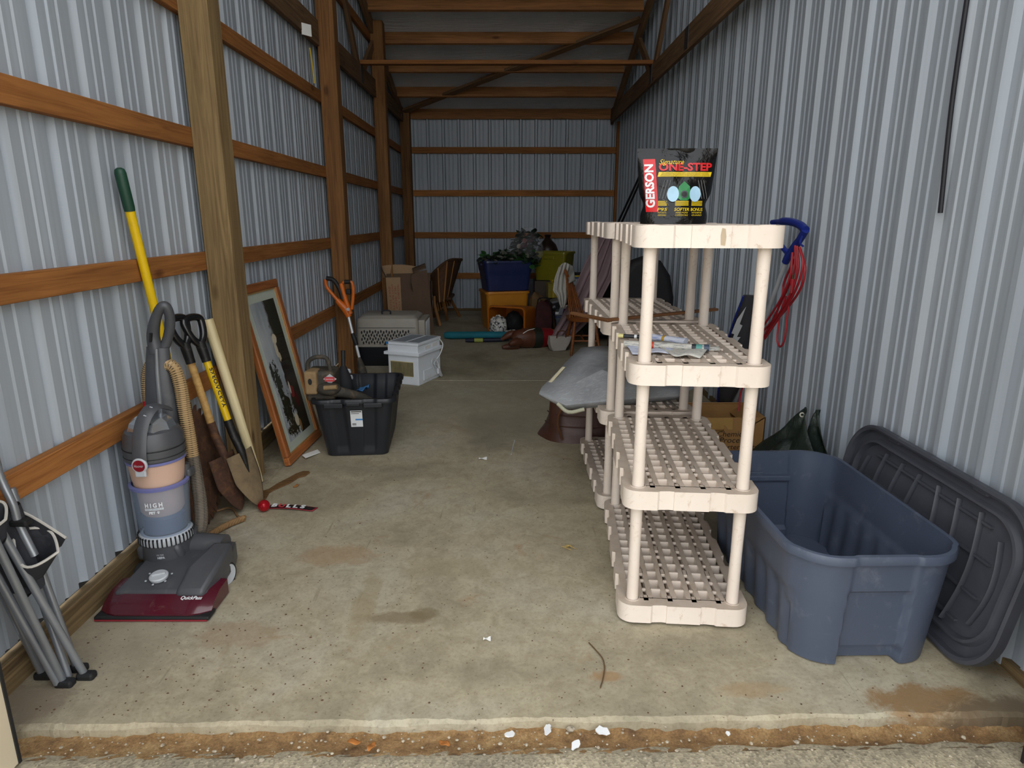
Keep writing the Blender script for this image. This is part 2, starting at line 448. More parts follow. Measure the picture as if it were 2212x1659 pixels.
# right wall -------------------------------------------------
wr = struct('wall_right'); XR = 1.605
for i in range(10):
    y0 = 1.42 + .9144 * i
    M = Matrix.Translation((XR, y0 + .9144, .012)) @ Matrix(((0, -1, 0, 0), (-1, 0, 0, 0), (0, 0, 1, 0), (0, 0, 0, 1)))
    panel(PROUD, M, ROOF(y0) + .15, wr)
board('corner_strip', (1.575, 10.19, 0), (1.575, 10.19, 2.78), .06, .04, GIRT, wr)
board('front_stud', (1.58, 1.56, -.03), (1.58, 1.56, 5.6), .05, .09, GIRT, wr)
board('sill_board', (1.60, 1.5, .02), (1.60, 10.2, .02), .03, .04, SILL, wr)
# rear wall --------------------------------------------------
wb = struct('wall_back')
for i in range(4):
    M = Matrix.Translation((-1.72 + .9144 * i, 10.262, .0)) @ Matrix(((1, 0, 0, 0), (0, -1, 0, 0), (0, 0, 1, 0), (0, 0, 0, 1)))
    panel(BACKP, M, 3.1, wb)
for z in (.545, 1.16, 1.775, 2.385): board('girt', (-1.60, 10.225, z), (1.56, 10.225, z), .038, .089, GIRT, wb)
board('eave_beam', (-1.60, 10.22, 2.886), (1.50, 10.22, 2.886), .038, .14, PURL, wb)
board('sill_board', (-1.6, 10.235, .02), (1.6, 10.235, .02), .03, .04, SILL, wb)
# front wall with the open doorway ----------------------------
wf = struct('wall_front')
MB().box(-1.75, -1.385, 1.43, 1.475, -.12, 6).build('jamb_panel', BEIGE, wf); MB().box(1.42, 1.75, 1.43, 1.475, -.12, 6).build('jamb_panel', BEIGE, wf)
MB().box(-1.385, 1.42, 1.43, 1.475, 5.45, 6).build('header_panel', BEIGE, wf)  # unseen header, set this high so more daylight reaches the back
# open door leaves, folded out towards the yard
for nm, x0, x1 in (('door_1', -1.365, -1.318), ('door_2', 1.375, 1.42)):
    d = tag(MB().box(x0, x1, .55, 1.448, -.008, 2.9).build(nm, BEIGE, bevel=.004, seg=1), kind='structure')
    xi = x1 if x0 < 0 else x0
    MB().box(xi - .004, xi + .004, 1.444, 1.453, -.006, 2.9).build('edge_seal', BLACKRUB, d)

# ---------------------------------------------------------------- roof
def insul_mat():
    k = NT('vinyl_insulation'); v = k.coord()
    c = k.ramp(k.noise(v, 2, 4), [(.3, lin('#cfd8e4')), (.7, lin('#dfe6ee'))])
    k.base(c); k.rough(.38)
    w = k.noise(k.coord(scale=(1.2, 9, 9), rot=(0, 0, R(12))), 3, 5, .6, .8)
    k.bump(w, .5, .03); return k.m
INS = insul_mat()
ce = struct('ceiling')
for i in range(2):
    x0, x1 = ((-1.72, .62), (.62, 1.72))[i]
    def ins(u, v, x0=x0, x1=x1, i=i):
        y = 10.32 - 9.0 * v; x = x0 + (x1 - x0) * u
        wr_ = (.012 * math.sin(x * 21 + y * 34) * math.sin(y * 12 + x * 6)) if i else .004 * math.sin(y * 9)
        return (x, y, ROOF(y) + .004 + wr_ + .006 * i)
    MB().grid(ins, 30, 140).build('insulation_sheet', INS, ce, smooth=80)
MB().box(-1.8, 1.8, 1.3, 10.4, -.02, .0, Matrix(((1, 0, 0, 0), (0, 1, 0, 0), (0, -1/3, 1, 10.2/3 + 2.955 + .08), (0, 0, 0, 1)))).build('roof_deck', STEEL, ce)
sl = Vector((0, 1, -1/3)).normalized(); nrm = Vector((0, 1/3, 1)).normalized()
for k_ in range(1, 15):
    y = 10.2 - .579 * k_
    z = 2.886 + .193 * k_
    board('purlin', (-1.60, y, z), (1.445, y, z), .038, .14, PURL, ce, up=nrm)
def truss(x):
    c0 = 1.5
    board('bottom_chord', (x, c0, 2.855), (x, 10.17, 2.855), .038, .19, TRUSS, ce)
    board('top_chord', (x, 10.2, 2.80), (x, c0, 2.80 + (10.2 - c0) / 3), .038, .14, TRUSS, ce, up=nrm)
    z = lambda y: 2.80 + (10.2 - y) / 3
    board('web', (x - .002, 7.42, 2.87), (x - .002, 8.3, z(8.3)), .036, .089, TRUSS, ce)
    board('web', (x + .002, 7.32, 2.87), (x + .002, 6.2, z(6.2)), .036, .089, TRUSS, ce)
    board('web', (x - .002, 4.3, 2.87), (x - .002, 6.1, z(6.1)), .036, .089, TRUSS, ce)
    board('web', (x + .002, 4.2, 2.87), (x + .002, 3.0, z(3.0)), .036, .089, TRUSS, ce)
    s = .021 if x < 0 else -.021
    for yy in (5.95, 7.38): MB().cbox((x + s, yy, 2.86), (.003, .12, .17)).build('nail_plate', mat('nail_plate_steel', '#4d5359', .45, .8), ce)
truss(1.478); truss(-1.565)
board('lateral_brace', (-1.62, 7.36, 2.968), (1.50, 7.36, 2.968), .089, .038, GIRT, ce)
board('diagonal_brace', (-1.53, 10.05, 2.90), (1.44, 8.02, 3.55), .089, .038, TRUSS, ce, up=nrm)
# small tags and twine on the lumber
PAPER = mat('white_paper', '#e9e8e4', .8, var=.04)
p = at(656, 64, X=-1.542)
tag(MB().cbox((0, 0, 0), (.004, .085, .08)).build('paper_tag', PAPER, M=Matrix.Translation((p.x + .020, p.y, p.z)) @ Euler((0, 0, R(-38))).to_matrix().to_4x4()), 'white paper tag stapled to truss chord between the left posts', 'paper tag')
p = at(862, 250, Y=9.9)
tag(MB().cbox((0, 0, 0), (.07, .012, .055)).build('paper_tag', PAPER, M=Matrix.Translation(p)), 'small white tag hanging beside the corner post', 'paper tag')
a, b = at(669, 103, X=-1.535), at(679, 180, X=-1.535)
tag(MB().tube(bez([a, (a + b) / 2 + Vector((.0, .012, 0)), b], 8), .006, 6).build('yellow_wire', mat('yellow_wire', '#d0b23a', .5)), 'short yellow wire hanging down beside the second left post', 'wire')
# ---------------------------------------------------------------- resin shelf units
def resin():
    k = NT('cream_resin'); v = k.coord()
    c = k.ramp(k.noise(v, 3, 4), [(.3, lin('#dfd0c2')), (.7, lin('#ebdfd3'))])
    g = k.noise(v, 22, 7, .7, 1.0); ge = k.n('ShaderNodeNewGeometry'); sz = k.n('ShaderNodeSeparateXYZ'); k.l(ge.outputs['Normal'], sz.inputs[0])
    up = k.math('MULTIPLY', k.ramp(sz.outputs[2], [(.6, (0, 0, 0)), (.95, (1, 1, 1))]), .62)      # dust lies on what faces up
    c = k.mix(k.math('MULTIPLY', up, k.ramp(k.noise(v, 9, 5, .6), [(.2, (.55,)*3), (.6, (1,)*3)])), c, lin('#8a7660'))
    c = k.mix(k.ramp(g, [(.58, (0, 0, 0)), (.74, (.6, .6, .6))]), c, lin('#a07c54'))
    k.base(c); k.rough(.5); k.bump(k.noise(v, 160, 3), .06, .003); return k.m
RESIN = resin()
SW, SL = .457, .914
def deck_mesh():
    k = MB(); H = .068
    # outline, counter-clockwise seen from above, stepped as moulded
    hw, L = SW / 2, SL; rc = .052; out = []
    def arc(cx, cy, a0, a1, r=rc, n=7):
        for i in range(n): a = R(a0 + (a1 - a0) * i / (n - 1)); out.append((cx + r * math.cos(a), cy + r * math.sin(a)))
    arc(-hw + rc, rc, 180, 270)
    for t, o in ((-.115, 0), (-.108, .006), (-.075, .009), (-.06, .007), (-.059, .003), (.059, .003), (.06, .007), (.075, .009), (.108, .006), (.115, 0)): out.append((t, o))
    arc(hw - rc, rc, 270, 360)
    steps = [.13, .135, .21, .215, .30, .305, .38, .385, .53, .535, .61, .615, .70, .705, .78, .785]
    offs = [0, .016, .016, .004, .004, .016, .016, .004, .004, .016, .016, .004, .004, .016, .016, 0]
    for y, o in zip(steps, offs): out.append((hw - o, y))
    arc(hw - rc, L - rc, 0, 90)
    for t, o in ((.115, 0), (.108, .006), (.075, .009), (.059, .003), (-.059, .003), (-.075, .009), (-.108, .006), (-.115, 0)): out.append((t, L - o))
    arc(-hw + rc, L - rc, 90, 180)
    for y, o in zip(reversed(steps), reversed(offs)): out.append((-hw + o, y))
    n = len(out); ix, iy0, iy1 = .188, .055, L - .055
    inner = [(max(-ix, min(ix, x)), max(iy0, min(iy1, y))) for x, y in out]
    top = [(x, y, 0) for x, y in out]; mid = [(x, y, -H) for x, y in out]
    inn = [(x * .98, (y - L/2) * .988 + L/2, -H) for x, y in out]; inn2 = [(x * .98, (y - L/2) * .988 + L/2, -.006) for x, y in out]
    # ring: inner border edge -> top edge -> skirt -> inside of skirt -> underside of border
    k.rings([[(x, y, 0) for x, y in inner], top, mid, inn, inn2, [(x, y, -.006) for x, y in inner]], False, False)
    # bars and cells
    wide, nar, bar = .0345, .0135, .0187; x = -ix; cols = []
    for q in range(9):
        w = wide if q % 2 == 0 else nar
        cols.append((x, x + w, q % 2 == 0)); x += w
        if q < 8:
            k.box(x, x + bar, iy0 - .004, iy1 + .004, -.052, 0); x += bar
    rows = 13; dy = (iy1 - iy0) / rows
    for x0, x1, isw in cols:
        for j in range(rows + 1):
            y = iy0 + dy * j
            if isw: k.box(x0 - .002, x1 + .002, y - .003, y + .003, -.052, 0)
            else:
                h = .0032 if j not in (0, 3, 6, 10, 13) else .018
                k.box(x0 - .002, x1 + .002, y - h, y + h, -.012, 0)
    for sx in (-1, 1):
        for y in (rc + .002, L - rc - .002):     # leg sockets
            M = Matrix.Translation((sx * (hw - rc), y, 0))
            k.lathe([(.024, -.05), (.027, -.05), (.027, .002), (.024, .002)], 18, M, cap=False)
    me_o = k.build('shelf_board', RESIN, None, smooth=30)
    return me_o
def leg_obj(h):
    return MB().lathe([(.0205, 0), (.0215, .01), (.0195, h * .5), (.0215, h - .01), (.0205, h)], 18).build('leg', RESIN, None, smooth=40)
tops = [.078, .514, .951, 1.389]
_deck = deck_mesh(); _leg = leg_obj(.437 - .06)
def shelf_unit(loc, rz, label):
    t = thing('shelf_unit', label, 'shelf', loc, (0, 0, rz), 'cream resin shelf units by the right wall')
    first = not _deck.users_collection or _deck.parent is None and not _deck.get('used')
    for i, z in enumerate(tops):
        d = _deck if (first and i == 0) else _deck.copy()
        if d is not _deck: COL.objects.link(d)
        d['used'] = 1; d.parent = t; d.location = (0, 0, z)
        if i == 3: continue
        for sx in (-1, 1):
            for y in (.054, SL - .054):
                l = _leg if not _leg.get('used') else _leg.copy()
                if l is not _leg: COL.objects.link(l)
                l['used'] = 1; l.parent = t; l.location = (sx * (SW / 2 - .052), y, z - .012)
                l.scale = (1, 1, (tops[i+1] - z - .02) / (.437 - .06))
    return t
rz = -R(4.5)
front_shelf = shelf_unit(Vector((.385, 2.055, 0)) + Vector((math.cos(rz), math.sin(rz), 0)) * SW / 2, rz, 'cream resin shelf unit carrying the black respirator bag and newspapers')
rear_shelf = shelf_unit((.432 + SW / 2, 2.985, 0), 0, 'cream resin shelf unit carrying the grey fender and wooden strip')
for o in (_deck, _leg):
    pass
for o in bpy.data.objects:
    if 'used' in o: del o['used']
MB().prism([(-.006, -.024), (.007, -.026), (.009, .0), (.005, .024), (-.005, .026), (-.008, .004)], 0, .0008, Matrix(((1, 0, 0, .035), (0, 0, 1, .0018), (0, 1, 0, 1.355), (0, 0, 0, 1)))).build('glue_patch', mat('old_glue', '#b9a68c', .7), front_shelf)
# ---------------------------------------------------------------- large blue tote and its lid
TBLUE = mat('slate_blue_plastic', '#4b5466', .42, var=.10, scale=3, dirt=('#7f8490', .10, 14), bump=.04, bscale=120)
TLID = mat('charcoal_plastic', '#45474f', .5, var=.12, dirt=('#5d5c5c', .12, 9), bump=.05, bscale=90)
def big_mod(x, y, t, nx, ny):
    o = 0.
    if abs(nx) > .9 and t < .62 and abs(y) < .36:      # vertical flutes low on the long sides
        o += -.012 * (.5 - .5 * math.cos(2 * math.pi * y / .105)) * min(1, (.62 - t) * 8)
    if abs(nx) > .9 and t >= .62: o += .006
    if abs(ny) > .9 and abs(x) < .105: o += -.022 * min(1, max(0, (.105 - abs(x)) / .012)) * (1 if t < .72 else .25)   # end recess under the grip
    if abs(ny) > .9 and abs(x) < .10 and t < .14: o += -.02
    return o
t = thing('storage_tote', 'large open slate blue storage tote beside the shelf', 'tote', (1.152, 2.278, 0), (0, 0, R(1.0)))
b = tub(.262, .468, .405, .236, .445, .13, wall=.004, lip=.014, lip_h=.028, steps=26, mod=big_mod, nc=12, ns=44).build('tub', TBLUE, t, smooth=40)
for s in (-1, 1):     # grip ledges at both ends, inside and out
    MB().box(-.10, .10, -.028, .002, -.012, .012, Matrix.Translation((0, s * .452, .29)) @ Matrix.Diagonal((1, s, 1, 1))).build('grip', TBLUE, t, bevel=.004)
MB().box(-.095, .03, -.006, .008, -.16, .0, Matrix.Translation((-.05, .447, .315))).build('inner_panel', TBLUE, t, bevel=.003)
for q in range(2): MB().cbox((-.03 + .018 * q, .437, .11), (.006, .012, .05)).build('drain_slot', BLACKRUB, t)
# lid, leaning on the right wall, ribbed underside towards the room
lid = thing('tote_lid', 'dark charcoal tote lid leaning on the corrugated wall', 'lid', (1.475, 2.24, .004))
LH, LW = .565, 1.06
Ml = Matrix.Translation((1.464, 2.24, .004)) @ Euler((0, R(10.5), 0)).to_matrix().to_4x4()   # local X towards wall, local Y along wall, local Z up the lid
lid.matrix_world = Ml
k = MB(); toX = Matrix(((0, 0, 1, 0), (0, 1, 0, 0), (1, 0, 0, LH / 2), (0, 0, 0, 1)))    # (a, y, h) -> lid plane (z = a)
rr = lambda d, z: [(x, y, z) for x, y in rrect(LH / 2 - d, LW / 2 - d, .17 - d * .6, 14, 14)]
k.rings([rr(0, .0), rr(0, -.030), rr(.010, -.034), rr(.018, -.030), rr(.020, -.006), rr(.050, -.004), rr(.058, -.020), rr(.066, -.022), rr(.074, -.004), rr(.074, .012)], True, True, M=toX)
k.build('lid_plate', TLID, lid, smooth=35)
for i in range(8):
    y = -.385 + i * .11; hh = LH / 2 - .085 - (.05 if abs(y) > .3 else 0)
    pts = [(-.008 + .012 * 0, y + .05 * math.cos(math.pi * a / .5 * .5) * (-1 if y < 0 else 1) * .6, LH / 2 + a * 2 * hh) for a in [-.5 + j / 10 for j in range(11)]]
    MB().tube(pts, .0045, 6, flat=2.6, up=(1, 0, 0)).build('rib', TLID, lid, smooth=50)
for z in (-.17, -.06, .06, .17):
    MB().box(-.012, .002, -.40 + abs(z) * .4, .40 - abs(z) * .4, LH / 2 + z - .004, LH / 2 + z + .004).build('rib', TLID, lid)
for y in (-.25, .25):
    MB().box(-.024, .0, y - .035, y + .035, LH - .03, LH - .006).build('clip', TLID, lid, bevel=.006)

# ---------------------------------------------------------------- green tarp in a heap
def tarp_mat():
    k = NT('dark_green_tarp'); v = k.coord(); f = k.noise(v, 5, 5, .6)
    k.base(k.ramp(f, [(.3, lin('#1a2522')), (.6, lin('#2f3a33')), (.8, lin('#4c4a3c'))])); k.rough(.32)
    k.bump(k.noise(k.coord(rot=(.4, .3, .5)), 14, 6, .6, 1.5), .6, .02); return k.m
TARP = tarp_mat()
def tarpf(u, v):
    x = -.19 + .36 * u; y = -.30 + .62 * v
    cx, cy = (x - .10) / .20, (y + .02) / .30
    r2 = cx * cx * .9 + cy * cy
    z = .20 * math.exp(-r2 * 1.3) + .05 * math.sin(9 * x + 14 * y) + .035 * math.sin(23 * y - 11 * x + 1)
    return (x, y, max(.006, z + .03 - .30 * max(0, abs(cy) - .75)))
tp = thing('tarp', 'crumpled dark green tarp with a metal eyelet behind the blue tote', 'tarp', (1.362, 3.17, 0))
MB().grid(tarpf, 22, 34).build('sheet', TARP, tp, smooth=32, solid=.003)
def flap(u, v):      # pointed corner standing up against the wall
    a = Vector((-.02, .30, .10)); b_ = Vector((.11, -.26, .20)); c_ = Vector((.165, .06, .455))
    p = a * (1 - u) * (1 - v) + b_ * u * (1 - v) + c_ * v
    p.y += .012 * math.sin(u * 11 + v * 7); p.x += .014 * math.sin(u * 9 - v * 5) - .01; p.z += .01 * math.sin(u * 13)
    return tuple(p)
MB().grid(flap, 12, 12).build('corner_flap', TARP, tp, smooth=40, solid=.003)
def flap2(u, v):
    a = Vector((.12, .06, .2)); b_ = Vector((.17, -.27, .22)); c_ = Vector((.195, .0, .47))
    p = a * (1 - u) * (1 - v) + b_ * u * (1 - v) + c_ * v
    p.x += .012 * math.sin(u * 8 + v * 5); return tuple(p)
MB().grid(flap2, 8, 8).build('corner_flap', TARP, tp, smooth=40, solid=.003)
MB().lathe([(.007, -.003), (.013, -.003), (.013, .003), (.007, .003)], 14, axis_to((.135, .04, .432), (.10, -.05, .44)), cap=False).build('eyelet', mat('eyelet_brass', '#b9b4a4', .3, .9), tp)

# ---------------------------------------------------------------- printed carton
CARD = mat('brown_cardboard', '#a37a48', .8, var=.10, scale=6, dirt=('#7c5a33', .15, 5))
INK = mat('dark_ink', '#2a221c', .7)
cb = thing('cardboard_box', 'open brown cardboard box printed Chemical Process Inverter Duty', 'box', (1.315, 4.0, 0))
k = MB(); w, d, h, th = .25, .17, .225, .005
k.box(-w, w, -d, d, 0, th)
k.box(-w, w, d - th, d, 0, h); k.box(-w, -w + th, -d, d, 0, h); k.box(w - th, w, -d, d, 0, h)
for x0, x1, z0, z1 in ((-w, w, 0, .135), (-w, -.10, .135, h), (.0, w, .135, h), (-.10, .0, .165, h)): k.box(x0, x1, -d, -d + th, z0, z1)   # hand hole cut in the front
k.build('carton', CARD, cb)
MB().grid(lambda u, v: (-w + .30 * u, -d - .002 - .004 * math.sin(u * 20) * v, h - .002 - .075 * v), 12, 4).build('packing_tape', mat('packing_tape', '#b48f55', .18, var=.1, bump=.3, bscale=30), cb, smooth=60)
fr = lambda ox, oz: (lambda x, y: (ox + x, -d - .0025, oz + y))
lettering('Chemical', INK, cb, fr(.055, .118), .05, .19, shear=.15)
lettering('Process', INK, cb, fr(.06, .078), .05, .165, shear=.15)
lettering('Inverter Duty', INK, cb, fr(.085, .034), .045, .27, shear=.15)
lettering('C', INK, cb, lambda x, y: (w + .001, .02 + x, .19 + y), .06, bold=.004)
MB().box(-w, w, 0, .16, -.003, .003, Matrix.Translation((0, d - .01, h)) @ Euler((R(-25), 0, 0)).to_matrix().to_4x4()).build('flap', CARD, cb)
MB().box(-.12, 0, -d, d, -.003, .003, Matrix.Translation((w - .006, 0, h)) @ Euler((0, R(-35), 0)).to_matrix().to_4x4()).build('flap', CARD, cb)

# ---------------------------------------------------------------- blue handled upright cleaner with red cord
NAVY = mat('royal_blue_plastic', '#1d2f86', .35, var=.05)
GREYBAG = mat('charcoal_cloth', '#3b3c40', .85, var=.12, bump=.15, bscale=150)
SILV = mat('silver_tube', '#d5d8dc', .3, .35, var=.04)
RED = mat('red_cord', '#a51f28', .45, var=.06)
WHITE = mat('white_plastic', '#d9dcde', .4, var=.03)
A = at(1703, 552, X=1.50); B = at(1578, 893, Y=4.38)
UB = Vector((B.x, B.y, 0)); up = thing('upright_vacuum', 'blue handled upright vacuum with red cord leaning on the corrugated wall', 'vacuum', UB)
w5 = lambda x, y, X=1.50: at(x, y, X=X) - UB
dirv = (A - B).normalized()
side = dirv.cross(Vector((1, 0, 0))).normalized()
if side.y > 0: side = -side
def hp(s, q, d=0): return (A + dirv * s + side * q + dirv.cross(side) * d) - UB
MB().tube([B - UB, A - UB], .013, 12).build('handle_tube', SILV, up, smooth=50)
MB().tube(bez([w5(1668, 480), w5(1700, 478), w5(1726, 485), w5(1740, 497)], 18), [.014] * 4 + [.021] * 15, 10).build('grip_top', NAVY, up, smooth=50)
MB().tube(bez([w5(1740, 497), w5(1730, 514), w5(1716, 534), w5(1703, 556)], 18), [.020] * 10 + [.022] * 9, 10).build('grip', NAVY, up, smooth=50)
MB().tube(bez([w5(1672, 482), w5(1677, 505), w5(1688, 530), w5(1702, 548)], 18), .014, 10).build('grip_strut', NAVY, up, smooth=50)
MB().tube([w5(1708, 543), w5(1697, 566)], [.024, .020], 10).build('grip_socket', NAVY, up, smooth=50)
MB().tube(bez([w5(1733, 510, 1.49), w5(1728, 525, 1.48), w5(1735, 532, 1.48)], 8), .005, 6).build('cord_hook', NAVY, up, smooth=50)
# cloth bag hanging along the tube
Yb = lambda y: 3.78 + (y - 640) / 240 * .50
rowsb = [(638, 1606, 1630), (660, 1598, 1632), (700, 1584, 1628), (740, 1570, 1622), (790, 1560, 1612), (830, 1552, 1598), (860, 1550, 1584), (884, 1556, 1572)]
bag = []
for y, xa, xb in rowsb:
    pa_, pb_ = at(xa, y, Y=Yb(y)) - UB, at(xb, y, Y=Yb(y)) - UB; c_ = (pa_ + pb_) / 2; hx_ = (pb_ - pa_).length / 2
    bag.append([tuple(c_ + Vector((hx_ * math.cos(a_), hx_ * 1.1 * math.sin(a_), 0))) for a_ in [2 * math.pi * j / 16 for j in range(16)]])
MB().rings(bag).build('dust_bag', GREYBAG, up, smooth=60)
zig = [(1612, 662), (1598, 700), (1604, 703), (1592, 728), (1600, 728), (1582, 752), (1574, 752), (1586, 722), (1580, 720), (1592, 690)]
MB().add([tuple(at(x, y, Y=Yb(y) - .095) - UB) for x, y in zig], [tuple(range(len(zig)))]).build('lightning_mark', WHITE, up)
MB().tube(bez([at(x, y, Y=Yb(y) - .05) - UB for x, y in ((1606, 640), (1580, 710), (1560, 790), (1550, 860), (1556, 886))], 24), .006, 6).build('bag_piping', NAVY, up, smooth=60)
MB().box(-.25, .05, -.10, .20, .0, .085).build('floor_head', NAVY, up, bevel=.02)
MB().box(-.20, .03, .0, .17, .08, .125).build('motor_cover', mat('grey_plastic', '#595b5f', .5), up, bevel=.015)
strands = [((1718, 530), (1702, 590), (1672, 660), (1650, 728)), ((1722, 532), (1712, 585), (1690, 645), (1654, 722)), ((1727, 534), (1722, 575), (1700, 640), (1652, 732)), ((1729, 538), (1727, 585), (1708, 640), (1658, 715)), ((1720, 536), (1708, 600), (1684, 660), (1648, 716)), ((1712, 545), (1690, 600), (1668, 650), (1652, 700)), ((1700, 560), (1678, 610), (1674, 640), (1660, 680))]
for i, st_ in enumerate(strands):
    MB().tube(bez([w5(x + (12 if i < 5 else 16) * (1 if 545 < y < 690 else 0), y, 1.485 - .008 * (i % 3)) for x, y in st_], 18), .0062, 6).build('cord', RED, up, smooth=60)
pl = w5(1712, 608, 1.47)
MB().tube([pl + Vector((0, 0, -.06)), pl + Vector((0, 0, -.02)), pl + Vector((0, 0, .012))], [.006, .009, .016], 8).build('plug', RED, up, smooth=40)
for dy in (-.009, .009): MB().cbox(pl + Vector((0, dy, .022)), (.003, .006, .024)).build('plug_pin', mat('brass_pin', '#c9b98a', .25, .9), up)
hang = [w5(x, y, 1.48) for x, y in ((1711, 618), (1706, 645), (1700, 690), (1695, 732), (1686, 749), (1679, 735), (1682, 700), (1687, 672), (1698, 640))]
MB().tube(bez(hang, 50), .0055, 6).build('cord', RED, up, smooth=60)
tail = [at(x, y, X=X_) - UB for x, y, X_ in ((1650, 715, 1.485), (1616, 805, 1.47), (1600, 850, 1.46), (1596, 888, 1.45))]
MB().tube(bez(tail, 20), .006, 6).build('cord', RED, up, smooth=60)
# black rod hanging on the wall
a, b = at(2093, -30, X=1.572), at(2031, 460, X=1.572)
rd = tag(MB().tube(bez([a, (a + b) / 2 + Vector((0, .012, 0)), b], 14), .0085, 8).build('black_cable', mat('black_cable', '#1d1c22', .5)), 'thin black cable hanging straight down the corrugated wall above the lid', 'cable')
# two thin black poles leaning in the far corner
pa, pb = at(1238, 690, Z=.0), at(1398, 345, X=1.572)
for i in range(2):
    o1 = Vector((.07 * i, -.02 * i, 0)); tag(MB().tube([pa + o1, pb + Vector((0, -.10 * i, -.03 * i))], .013, 8).build('black_pole', mat('black_paint', '#141416', .5)), ('thin black pole leaning in the far corner, the one nearer the wooden chair', 'thin black pole leaning in the far corner, the one nearer the ribbed wall')[i], 'pole', 'black poles in the far corner')
# ---------------------------------------------------------------- upright cleaner by the left wall
GREY = mat('dark_grey_plastic', '#46474b', .42, var=.10, dirt=('#6d6a64', .12, 12))
LGREY = mat('pale_grey_plastic', '#b4b8bd', .4, var=.05)
MAROON = mat('maroon_plastic', '#4a1020', .22, var=.12, dirt=('#7a6a5f', .06, 20), coat=.4)
CHROME = mat('chrome_plastic', '#c3c9d0', .12, .85, var=.05)
PEACH = mat('dusty_peach_filter', '#c9a793', .7, var=.06)
VIOLET = mat('violet_blue_rim', '#6a6da0', .3, var=.05)
DBLUE = mat('dark_blue_dust', '#33425c', .5, var=.2, dirt=('#7b7263', .2, 8))
def cup_mat():
    k = NT('smoky_blue_clear_plastic'); k.base(lin('#aebdd2')); k.rough(.16)
    tr = k.n('ShaderNodeBsdfTransparent'); tr.inputs[0].default_value = (.80, .86, .95, 1)
    mx = k.n('ShaderNodeMixShader'); mx.inputs[0].default_value = .30
    k.l(tr.outputs[0], mx.inputs[1]); k.l(k.b.outputs[0], mx.inputs[2]); k.l(mx.outputs[0], k.t.nodes['Material Output'].inputs[0])
    return k.m
CUP = cup_mat()
V0 = Vector((-1.30, 2.28, 0))
vac = thing('upright_vacuum', 'grey and maroon upright vacuum with clear dust cup by the left wall', 'vacuum', V0)
ax = at(360, 1150, Y=2.41); cx, cy = ax.x - V0.x, ax.y - V0.y
zf = lambda y: at(350, y, Y=2.31).z
T = Matrix.Translation((cx, cy, 0)) @ Matrix.Diagonal((.90, .90, 1, 1))
lv = lambda x, y, Y: at(x, y, Y=Y) - V0
# floor head
nz = [(-.205, .006), (-.205, .026), (-.178, .048), (-.10, .070), (-.03, .074), (-.03, .006)]
k = MB(); rings = []
for i in range(13):
    x = -.196 + .404 * i / 12; e = min(i, 12 - i); sc = (.86, .95, 1)[min(e, 2)]
    rings.append([(x, y * (sc if y < -.15 else 1) + (0 if e else .004), z * sc) for y, z in nz])
k.rings(rings); nozzle = k.build('nozzle_cover', MAROON, vac, smooth=40)
MB().box(-.202, .214, -.212, -.15, .004, .020).build('bumper', BLACKRUB, vac, bevel=.006)
MB().box(-.198, .206, -.214, -.205, .004, .009).build('bumper_stripe', mat('red_trim', '#8c2430', .5), vac)
k = MB()
k.rings([[(-.17, -.13, .02), (.17, -.13, .02), (.17, -.13, .072), (-.17, -.13, .070)], [(-.15, -.02, .02), (.18, -.02, .02), (.18, -.02, .098), (-.15, -.02, .092)],
         [(-.15, .10, .02), (.18, .10, .02), (.18, .10, .118), (-.15, .10, .105)], [(-.13, .21, .02), (.15, .21, .02), (.15, .21, .10), (-.13, .21, .10)]])
k.build('head_cover', GREY, vac, bevel=.012, seg=3, smooth=45)
k = MB(); k.rings([[(.055, -.14, .05), (.165, -.14, .05), (.165, -.14, .078), (.07, -.14, .078)], [(.05, -.04, .03), (.185, -.04, .03), (.185, -.04, .125), (.07, -.04, .125)], [(.09, .10, .03), (.185, .10, .03), (.185, .10, .155), (.11, .10, .155)]])
k.build('belt_housing', GREY, vac, bevel=.014, seg=3, smooth=45)
w = lv(487, 1240, 2.33)
MW = Matrix.Translation((w.x, w.y, w.z)) @ Euler((0, R(90), R(-14))).to_matrix().to_4x4()
wh = MB().lathe([(.03, -.022), (.046, -.02), (.05, -.012), (.05, .010), (.046, .016), (.03, .016)], 28, MW).build('wheel', BLACKRUB, vac, smooth=40)
MB().lathe([(.0, .0165), (.034, .0165), (.038, .018), (.041, .016), (.041, .014), (.0, .013)], 28, MW, cap=False).build('hub_cap', LGREY, wh, smooth=40)
MB().lathe([(.03, -.022), (.046, -.02), (.05, .0), (.046, .016), (.03, .016)], 20, Matrix.Translation((-.155, w.y, w.z)) @ Euler((0, R(90), 0)).to_matrix().to_4x4()).build('wheel', BLACKRUB, vac, smooth=40)
MB().tube([(.0, .16, .11), (.13, .15, .105)], .05, 18).build('pivot', GREY, vac, smooth=40)
d0 = lv(347, 1268, 2.22)
MD = Matrix.Translation((d0.x, d0.y, .088)) @ Euler((R(10), 0, 0)).to_matrix().to_4x4()
dial = MB().lathe([(.032, 0), (.034, .010), (.030, .014), (0.001, .014)], 24, MD).build('dial', LGREY, vac, smooth=40)
MB().cbox((0, 0, .017), (.050, .012, .008), MD @ Matrix.Rotation(R(20), 4, 'Z')).build('dial_grip', LGREY, dial, bevel=.003)
for i in range(5):
    a_ = R(160 + i * 55); MB().cbox((.045 * math.cos(a_), .045 * math.sin(a_), .006), (.006, .006, .003), MD).build('dial_mark', LGREY, vac)
